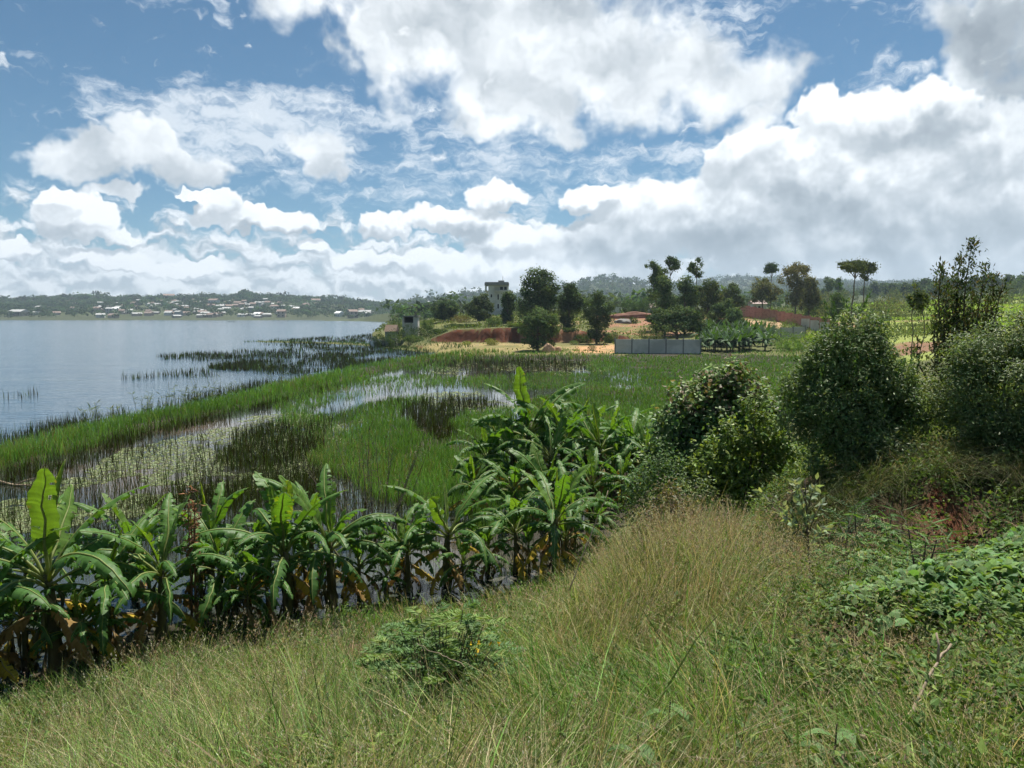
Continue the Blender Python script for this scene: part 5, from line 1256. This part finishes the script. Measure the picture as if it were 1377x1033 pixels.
def panel_wall(name, label, A, Bp, hA, hB, n, mat, pmat, th=.12, cop=None, plinth=True, lower=None):
    (ua, ya, za), (ub, yb, zb) = A, Bp
    xa, xb = (ua - CX) / F * ya, (ub - CX) / F * yb
    r = empty(name, (xa, ya, za), label, 'wall'); a = math.atan2(yb - ya, xb - xa); L = math.hypot(xb - xa, yb - ya); r.rotation_euler = (0, 0, a)
    for i in range(n):
        f0, f1 = i / n, (i + 1) / n; x0, x1 = L * f0 + .09, L * f1 - .09; dz = (zb - za) * (f0 + f1) / 2; hh = hA + (hB - hA) * (f0 + f1) / 2
        m = MB(); m.box(x0, x1, -th / 2, th / 2, dz - 1.0, dz + hh - .12); m.build('panel', MAT[lower[1] if lower and i >= lower[0] else mat], r)
        if cop: c = MB(); c.box(x0, x1, -th / 2 - .04, th / 2 + .04, dz + hh - .12 - (.5 if lower and i >= lower[0] else 0) + .003, dz + hh); c.build('coping', MAT[cop], r)
        if plinth: c = MB(); c.box(x0, x1, -th / 2 - .08, th / 2 + .08, dz - 1.0, dz + .22); c.build('plinth', MAT[pmat], r)
    for i in range(n + 1):
        f = i / n; dz = (zb - za) * f; hh = hA + (hB - hA) * f; m = MB(); m.box(L * f - .09, L * f + .09, -th / 2 - .05, th / 2 + .05, dz - 1.0, dz + hh + .02); m.box(L * f - .11, L * f + .11, -th / 2 - .07, th / 2 + .07, dz + hh + .02, dz + hh + .08); m.build('post', MAT[pmat], r)
    return r
panel_wall('concrete_wall', 'grey concrete panel wall with five panels at the edge of the rice field', (827,116,.15), (942,114,.2), 2.42, 2.40, 5, 'concrete', 'concrete_dark')
panel_wall('brick_wall', 'long red brick wall with pillars running down the slope, grey rendered at its low end', (991,205,5.9), (1115,150,2.7), 3.1, 2.5, 12, 'brick', 'brick', lower=(9, 'plaster'), cop='brick', plinth=False)
panel_wall('garden_wall', 'short low grey garden wall in front of the brick wall', (1016,138,1.7), (1082,138,2.3), 1.9, 1.9, 4, 'plaster', 'concrete_dark', plinth=False)
panel_wall('compound_wall', 'low pale grey wall behind the bare embankment', (809,222,5.2), (834,222,5.4), 3.2, 3.2, 3, 'plaster', 'concrete_dark', plinth=False)
panel_wall('shore_wall', 'low grey retaining wall at the water end of the headland', (498,148,-.1), (528,146,.3), 1.3, 1.4, 3, 'concrete', 'concrete_dark', plinth=False)
def tower():
    y = 222; x0 = (652 - CX) / F * y; k = y / F; g = float(ground_z(x0 + 4, y)); T = lambda v: at_y(670, v, y)[1] - g
    r = empty('tower_house', (x0, y, g), 'unfinished grey concrete tower house with an open pillared top floor', 'building')
    W = 38 * k; p = lambda u: (u - 652) * k
    top, slab, fl = T(381), T(384), T(391)
    m = MB(); m.box(p(657), p(684), 0, 6, -1, slab - .012); m.build('wall', MAT['plaster'], r)
    m = MB(); m.box(p(657), p(665), -.6, -.003, -1, slab - .01); tag(m.build('stair_shaft', MAT['plaster'], r), 'projecting pale stair shaft')
    m = MB(); m.box(p(652), p(684.5), -1.2, 6.3, slab, top); m.box(p(652.5), p(684), -1.0, 6.0, top, top + .3); m.build('roof', MAT['concrete_dark'], r)
    m = MB(); m.box(p(670), p(678), 2.5, 3.5, top + .3, top + .9); m.tube([(p(676), 3, top + .9), (p(676), 3, top + 2.2)], [.06, .04], 5); m.build('chimney', MAT['concrete_dark'], r)
    for u_, yy in ((653.2, -.9), (682.5, -.8), (653.2, 5.6)):
        m = MB(); m.box(p(u_) - .16, p(u_) + .16, yy, yy + .32, fl + .003, slab - .003); m.build('pillar', MAT['plaster'], r)
    m = MB(); m.box(p(652), p(656.99), -.9, 6.2, fl - .25, fl + .002); m.box(p(665.01), p(690), -.9, -.01, fl - .25, fl + .002); m.build('floor_slab', MAT['concrete'], r)
    m = MB(); m.box(p(684.003), p(690), .3, 5.6, -1, fl - .255); m.build('side_wing', MAT['plaster'], r)
    for (u0, u1, v0, v1) in ((672.5, 676.5, 385.6, 390), (678, 681.5, 385.6, 390), (669.2, 670.8, 396, 403), (676, 681, 396, 401), (676, 681, 408, 413), (660, 662, 396, 400), (669, 671, 409, 415)):
        o = -.62 if u1 < 665 else -.02
        m = MB(); m.box(p(u0), p(u1), o - .004, o + .3, T(v1), T(v0)); w = m.build('window', MAT['opening'], r)  # dark panel set proud in place of a shaded recess
        m = MB(); m.box(p(u0) - .12, p(u1) + .12, o - .08, o + .1, T(v1) - .14, T(v1) - .005); m.build('sill', MAT['concrete'], w)
    m = MB(); m.box(p(640), p(656.5), .5, 5, -1.5, T(417)); m.build('annex', MAT['concrete_dark'], r)
    m = MB(); m.box(p(658), p(680), -2.2, -.61, -1.5, T(418)); m.build('porch', MAT['plaster'], r)
tower()
def boat_house():
    y = 152; x0 = (540 - CX) / F * y; k = y / F; g = float(ground_z(x0 + 2, y)); T = lambda v: at_y(552, v, y)[1] - g; p = lambda u: (u - 540) * k
    r = empty('concrete_house', (x0, y, g), 'little raw concrete house with one big dark opening by the lake shore', 'building')
    m = MB(); m.box(p(541.5), p(543.5), 0, 3, -1.5, T(426)); m.box(p(556), p(562), .2, 3, -1.5, T(426)); m.box(p(543.5), p(556), .0, 3, -1.5, T(434.5)); m.box(p(543.5), p(556), 2.7, 3, T(434.4), T(426)); m.build('wall', MAT['concrete'], r)
    m = MB(); m.box(p(540), p(563), -.5, 3.4, T(426) + .003, T(424.6)); m.build('roof', MAT['concrete_dark'], r)
    m = MB(); m.box(p(543.6), p(555.9), 1.2, 2.69, T(434.3), T(426.1)); m.build('opening', MAT['opening'], r)  # near-black block fills the recess in place of its shade
    m = MB(); m.box(p(543), p(556.5), -.25, -.003, T(435.5), T(434.3)); m.build('sill', MAT['concrete'], r)
boat_house()
def hut(name, u0, u1, vt, ve, vb, y, label, wm, rm, depth=4., cat='hut'):
    k = y / F; x0 = (u0 - CX) / F * y; W = (u1 - u0) * k; g = float(ground_z(x0 + W / 2, y)); T = lambda v: at_y((u0 + u1) / 2, v, y)[1] - g
    r = empty(name, (x0, y, g), label, cat); m = MB(); m.box(W * .06, W * .94, 0, depth, -1.5, T(ve)); m.build('wall', MAT[wm], r)
    e, t = T(ve) + .004, T(vt); V = np.array([(0, -.4, e - .15), (W, -.4, e - .15), (W, depth / 2, t), (0, depth / 2, t), (0, depth + .4, e - .15), (W, depth + .4, e - .15), (0, depth / 2, e - .16), (W, depth / 2, e - .16)])
    m = MB(); m.add(V, [[(0, 1, 2, 3), (3, 2, 5, 4)], [(0, 3, 4), (1, 5, 2)], ]); m.build('roof', MAT[rm], r)
    m = MB(); m.box(W * .4, W * .55, -.012, .1, -1, T(ve) * .75); m.build('door', MAT['opening'], r)
    return r
rough_mat('thatch', (.085, .06, .045), (.15, .11, .08), 4, stretch=(1, 1, .3), bump=.4)
hut('thatched_hut', 517, 533, 437, 445, 452, 146, 'small hut with a brown thatched roof at the water end of the headland', 'concrete_dark', 'thatch')
hut('small_house', 873, 884, 408, 413, 418, 214, 'small house with a pinkish tin roof behind the embankment', 'plaster', 'tin_roof')
hut('small_house', 1010, 1030, 404, 408, 414, 225, 'low house with a grey pink roof behind the brick wall', 'plaster', 'tin_roof', 5)
def ruin():
    y = 150; g = float(ground_z((985 - CX) / F * y, y)); k = y / F; x0 = (972 - CX) / F * y; p = lambda u: (u - 972) * k; T = lambda v: at_y(985, v, y)[1] - g
    r = empty('brick_ruin', (x0, y, g), 'roofless low brick walls of a ruined house below the brick wall', 'ruin')
    for nm, (u0, u1, y0, y1, vt) in dict(a=(975,979,0,4,433), b=(979.003,988,0,.35,433.5), c=(988.003,990,0,5,424), d=(990.003,998,4.6,5,428), e=(998.003,1000,0,5,425)).items():
        m = MB(); n = 6; u_ = np.linspace(u0, u1, n + 1)
        for i in range(n): m.box(p(u_[i]), p(u_[i + 1]) - .004, y0, y1, -1, T(vt) - rng.uniform(0, .35))
        m.build('wall', MAT['brick'], r)
ruin()
def lump(name, u, y, w, v_t, mat, label, cat, d=1., rough=.25):
    import bmesh
    k = y / F; x = (u - CX) / F * y; g = float(ground_z(x, y)); h = at_y(u, v_t, y)[1] - g; bm = bmesh.new(); bmesh.ops.create_icosphere(bm, subdivisions=4, radius=1)
    for v in bm.verts:
        q = 1 + rough * (vnoise(v.co.x * 2 + u, v.co.y * 2 + v.co.z * 1.7, 1.0, 3) - .5) * 2; v.co = Vector((v.co.x * w * k * q, v.co.y * w * k * d * q, max(v.co.z, -.25) * h * q))
    me = bpy.data.meshes.new(name); bm.to_mesh(me); bm.free(); me.materials.append(MAT[mat]); o = bpy.data.objects.new(name, me); COL.objects.link(o); o.location = (x, y, g); tag(o, label, cat)
    for pl in me.polygons: pl.use_smooth = True
lump('boulder', 738, 118, 9, 463, 'sandstone', 'pale orange boulder on the sand under the spreading lighter tree', 'boulder', .6)
lump('boulder', 750, 119, 6, 466, 'sandstone', 'flat pale orange rock beside the larger boulder', 'boulder', .6)
lump('gravel_heap', 838, 165, 13, 429, 'gravel', 'grey gravel heap below the bare red embankment', 'heap', .7)
lump('soil_heap', 850, 187, 34, 420, 'red_soil', 'long heap of reddish brown soil on the embankment', 'heap', .25)
# maize plot beside the panel wall
def grove():
    lf = MB(); 
    for q in range(9):
        a = q * 2.4; tt = np.linspace(0, 1, 6); L = 1.5; e = .9 - .10 * q; ang = e - tt * (1.1 if q > 2 else .25); st = L / 5; X = np.concatenate([[0], np.cumsum(np.cos(ang[:-1]) * st)]); Z = np.concatenate([[0], np.cumsum(np.sin(ang[:-1]) * st)]); w = .24 * np.sin(np.pi * np.clip(tt, .05, .96)) ** .6
        ca, sa = math.cos(a), math.sin(a); z0 = .9
        Lp = np.stack([ca * X - sa * w, sa * X + ca * w, z0 + Z - w * .4], 1); Cp = np.stack([ca * X, sa * X, z0 + Z], 1); Rp = np.stack([ca * X + sa * w, sa * X - ca * w, z0 + Z - w * .4], 1); i = np.arange(5)
        lf.add(np.concatenate([Lp, Cp, Rp]), [np.stack([i, i + 1, i + 7, i + 6], 1), np.stack([i + 6, i + 7, i + 13, i + 12], 1)], np.array((.040, .085, .030)) * rng.uniform(.7, 1.4))
    lf.tube([(0, 0, -.2), (0, 0, 1.0)], [.07, .05], 6, (.05, .06, .03))
    o = lf.build('banana_clump', MAT['leaf'], smooth=True); me = o.data; bpy.data.objects.remove(o)
    for q in range(76):
        if q < 60: u = 944 + 68 * (q % 20) / 20 + rng.normal(0, 1.5); y = 116 + 9 * (q // 20) + rng.uniform(0, 6)
        else: u = rng.uniform(1000, 1040); y = rng.uniform(118, 140)
        x = (u - CX) / F * y; o = bpy.data.objects.new('banana_clump', me); COL.objects.link(o); s = rng.uniform(1.15, 1.7); o.location = (x, y, float(ground_z(x, y))); o.rotation_euler = (0, 0, rng.random() * 6.28); o.scale = (s * .8, s * .8, s * 1.15)
        tag(o, 'dark green banana clump in the dense plot right of the concrete panel wall', 'banana plant', 'banana plot beside the concrete wall')
grove()
# low crops, turf tufts and scrub cover over the far slopes
def cover():
    m = MB(); n = 56000
    u = rng.uniform(480, 1700, n); y = np.exp(rng.uniform(math.log(112), math.log(420), n)); x = (u - CX) / F * y; z = ground_z(x, y); nz = vnoise(x, y, 9, 3); fine = vnoise(x + 50, y, 3, 2)
    pr = np.where(u > 1090, .25 + .75 * (nz > .5), np.where((y > 138) & (nz > .42), .7, .03)); pr = np.where((y < 139) & (u < 940), .10 * (nz > .55), pr); pr = np.where((y > 142) & (y < 200) & (u > 800) & (u < 1050), .08, pr)
    k = (rng.random(n) < pr) & (z > .25) & ~((y > 136) & (y < 144) & (u > 590) & (u < 760)); x, y, z, u, nz = (a[k] for a in (x, y, z, u, nz)); n = len(x)
    bright = vnoise(x + 400, y, 30, 2) > .57
    for q in range(3):
        P = np.stack([x + rng.normal(0, .5, n), y + rng.normal(0, .5, n), z + rng.uniform(0, .35, n)], 1); D = rdir(n); D[:, 2] = np.abs(D[:, 2]) + .4; D /= np.linalg.norm(D, axis=1, keepdims=True)
        c = tints(n, (.075, .10, .035), .3, .08); c[bright & (u > 1090)] = tints((bright & (u > 1090)).sum(), (.17, .25, .04), .2)
        V, T, C = leaves(P, D, np.maximum(.25, .0026 * y) * rng.uniform(.6, 1.3, n), .6, c); m.add(V, [T], C)
    stuff('scrub_cover', m, MAT['far_leaf'], 'low green scrub and crops covering the far slopes and headland', 'scrub')
cover()
# ---------------------------------------------------------------- far shore
rough_mat('house_white', (.46, .46, .43), (.60, .60, .56), .1, bump=0)
rough_mat('house_tan', (.34, .27, .21), (.46, .38, .30), .1, bump=0)
rough_mat('house_grey', (.26, .27, .27), (.38, .38, .37), .1, bump=0)
rough_mat('roof_rust', (.19, .14, .12), (.27, .21, .18), .1, bump=0)
rough_mat('roof_tin', (.32, .33, .33), (.46, .46, .45), .1, bump=0)
rough_mat('roof_bright', (.72, .73, .73), (.85, .85, .85), .1, bump=0)
def house_proto(wm, rm, w, d, h, rh):
    mw = MB(); mw.box(-w / 2, w / 2, -d / 2, d / 2, -2, h); W = mw.build('wall', MAT[wm])
    mr = MB(); V = np.array([(-w/2-.5,-d/2-.5,h+.004),(w/2+.5,-d/2-.5,h+.004),(w/2+.5,0,h+rh),(-w/2-.5,0,h+rh),(-w/2-.5,d/2+.5,h+.004),(w/2+.5,d/2+.5,h+.004)]); mr.add(V, [[(0,1,2,3),(3,2,5,4),(0,4,5,1)],[(0,3,4),(1,5,2)]]); Rf = mr.build('roof', MAT[rm])
    nw = max(2, int(w / 3.2)); wins = []
    for i in range(nw):
        xx = -w / 2 + w * (i + .5) / nw
        for zz in ([1.0] if h < 5 else [1.0, 4.0]): wins.append((xx, -d / 2, zz))
    ds = (W.data, Rf.data, wins)
    for o in (W, Rf): bpy.data.objects.remove(o)
    return ds
_w = MB(); _w.box(-.55, .55, -.05, .1, 0, 1.4); _wo = _w.build('window', MAT['opening']); WIN = _wo.data; bpy.data.objects.remove(_wo)
HP = [house_proto('house_white', 'roof_tin', 9, 7, 3.4, 1.8), house_proto('house_tan', 'roof_rust', 10, 7, 3.4, 2.2), house_proto('house_grey', 'roof_tin', 8, 7, 6.4, 1.5), house_proto('house_tan', 'roof_tin', 12, 7, 3.2, 1.6), house_proto('house_white', 'roof_bright', 11, 8, 4.5, 2.6), house_proto('house_tan', 'roof_rust', 8, 7, 6.2, 2.0), house_proto('house_white', 'roof_rust', 12, 8, 6.5, 2.2)]
def house(u, v, p, label, s=1., group=None):
    # first ground point along the line of sight
    ys = np.linspace(1058, 1640, 160); xs = (u - CX) / F * ys; zs = ground_z(xs, ys); vs = project(xs, ys, zs)[1]; i = int(np.argmax(vs <= v)) if (vs <= v).any() else len(ys) - 1
    r = empty('house', (float(xs[i]), float(ys[i]), float(zs[i])), label, 'house', group, rng.normal(0, .35)); r.scale = (s, s, s)
    for nm, me in zip(('wall', 'roof'), HP[p][:2]):
        o = bpy.data.objects.new(nm, me); COL.objects.link(o); o.parent = r
    if not group:
        for loc in HP[p][2]:
            o = bpy.data.objects.new('window', WIN); COL.objects.link(o); o.parent = r; o.location = loc
    return r
for (u, v, p, s, lb) in [(159,419,4,1.0,'brightest white house above the middle of the far shore'),(150,422,2,1.2,'grey two storey block beside the brightest white house'),(457,426,4,1.1,'bright white roofed house near the right end of the far shore'),(28,425,3,2.0,'long low pale building at the left of the far shore'),(104,411,4,.7,'lone white roof high on the wooded far slope'),(400,418,4,.9,'white roofed house among trees on the far slope right of centre'),(372,418,6,1.1,'pale house with terrace above the far shore'),(348,426,4,.9,'white house close to the water on the far shore'),(475,428,5,1.5,'red brown block at the right end of the far shore'),(290,411,6,1.4,'large pale house on the upper far slope'),(426,410,6,1.3,'pale building high on the far right slope'),(380,427,5,1.4,'brown two storey block by the water on the far shore'),(286,427,1,1.1,'small house with an orange roof at the water on the far shore'),(230,405,6,1.7,'big pale complex on the far skyline'),(492,424,3,1.6,'low pale building at the far right end of the shore'),(140,417,3,1.6,'long pale two part house on the far shore left of the brightest one')]:
    house(u, v, p, lb, s)
GH = 'houses scattered over the far shore'
n = 0
while n < 140:
    u = rng.uniform(0, 505); v = rng.uniform(407, 428); w = np.exp(-((u - 265) / 95) ** 2) + .22
    if rng.random() > w: continue
    house(u, v, int(rng.choice([0, 1, 1, 3, 3, 2, 5])), 'small pale or rusty roofed house among trees on the far lake shore', rng.uniform(.75, 1.2), GH); n += 1
for (u, v) in [(640,411),(585,408),(575,411),(560,407),(573,404)]:
    house(u, v, 3, 'low pale house on the open slope far behind the headland', 1.3, 'houses far behind the headland')
# canoe on the lake
def canoe():
    x, y = on_z(311, 433.2, 0); m = MB(); tt = np.linspace(-1, 1, 11); L = 3.2; w = .42 * (1 - np.abs(tt) ** 2.2) + .03; zt = .34 + .22 * np.abs(tt) ** 3
    V = np.concatenate([np.stack([tt * L, -w, zt], 1), np.stack([tt * L * .95, w * 0, np.full(11, -.06)], 1), np.stack([tt * L, w, zt], 1)]); i = np.arange(10); m.add(V, [np.stack([i, i + 1, i + 12, i + 11], 1), np.stack([i + 11, i + 12, i + 23, i + 22], 1)], (.3, .25, .2))
    r = empty('canoe', (x, y, 0), 'tiny dark canoe far out near the opposite shore', 'boat'); m.build('hull', MAT['bark'], r)
    m = MB()
    for q in (-1.2, 0, 1.2): m.box(q - .1, q + .1, -.36, .36, .24, .28)
    m.build('seat', MAT['pale_wood'], r)
canoe()
# woods on the far slopes: one mass
def woods():
    def clump(m, x, y, z, hgt, wid, nl, leaf, base):
        n = len(x); d = rdir(n * nl).reshape(n, nl, 3); r = rng.uniform(.5, 1.05, (n, nl, 1)); c0 = np.stack([x, y, z + hgt * .58], 1)[:, None]; sc = np.stack([wid, wid, hgt * .48], 1)[:, None]
        d[..., 2] = np.where(d[..., 2] < -.5, -d[..., 2], d[..., 2]); P = (c0 + d * r * sc).reshape(-1, 3); D = d.reshape(-1, 3)
        c = np.repeat(tints(n, base, .28, .10), nl, 0) * rng.uniform(.75, 1.25, (n * nl, 1)); V, T, C = leaves(P, D, np.repeat(leaf, nl) * rng.uniform(.7, 1.3, n * nl), .8, c, face=D + rdir(n * nl) * .5 + np.array((0, 0, .25))); m.add(V, [T], C)
    m = MB(); n = 7500; u = rng.uniform(-60, 535, n); y = 1060 + 580 * rng.random(n) ** .8; x = (u - CX) / F * y; z = ground_z(x, y); nz = vnoise(x, y, 70, 3)
    town = np.exp(-((u - 265) / 110) ** 2) * (y < 1480)
    k = rng.random(n) < np.where(y > 1500, 1.0, .28 + .5 * (nz > .5) - .27 * town) * np.where(y < 1100, .45, 1); x, y, z, u = x[k], y[k], z[k], u[k]; n = len(x)
    h = rng.gamma(9, .85, n) * np.where(y > 1540, 1.2, .95); h = np.where((np.abs(u - 333) < 7) & (y > 1500), h + 6, h)
    clump(m, x, y, z, h * .85, h * rng.uniform(.5, .9, n), 30, h * .27, (.026, .046, .022))
    stuff('far_woods', m, MAT['far_leaf'], 'dark woods and gardens covering the far shore behind the lake', 'woods')
    m = MB(); n = 9000; u = rng.uniform(540, 1480, n); y = np.where(rng.random(n) < .45, rng.uniform(1250, 1980, n), rng.uniform(1900, 2780, n)); x = (u - CX) / F * y; z = ground_z(x, y); nz = vnoise(x, y, 130, 3)
    k = rng.random(n) < np.where(nz > .43, .9, .22); k &= ~((u < 900) & (y > 2000)); x, y, z = x[k], y[k], z[k]; n = len(x); h = rng.gamma(9, 1.2, n)
    clump(m, x, y, z, h, h * rng.uniform(.5, .85, n), 18, h * .32, (.026, .044, .022))
    n = 3600; u = rng.uniform(530, 1450, n); y = rng.uniform(300, 1200, n); x = (u - CX) / F * y; z = ground_z(x, y); nz = vnoise(x, y, 80, 3); k = (nz > .47) & ~((u > 1090) & (y < 620)); x, y, z = x[k], y[k], z[k]; n = len(x); h = rng.gamma(8, .62, n)
    clump(m, x, y, z, h, h * rng.uniform(.6, .95, n), 34, h * .25, (.036, .058, .024))
    stuff('hill_woods', m, MAT['far_leaf'], 'forest covering the hills behind the headland and right slope', 'woods')
woods()
# ---------------------------------------------------------------- air
def haze():
    m = bpy.data.materials.new('haze'); m.use_nodes = True; k = NT(m.node_tree); k.n.clear(); out = k.new('ShaderNodeOutputMaterial'); v = k.new('ShaderNodeVolumePrincipled')
    v.inputs['Color'].default_value = (.62, .78, .95, 1); v.inputs['Density'].default_value = .00015; v.inputs['Anisotropy'].default_value = .25
    k.l.new(v.outputs[0], out.inputs['Volume'])
    b = MB(); b.box(-6200, 6200, -60, 4650, -14, 320); o = b.build('haze', m); tag(o, 'thin blue air softening the far shore and hills', 'haze', kind='stuff')
    o.display_type = 'WIRE'
HAZE = True
if HAZE: haze()
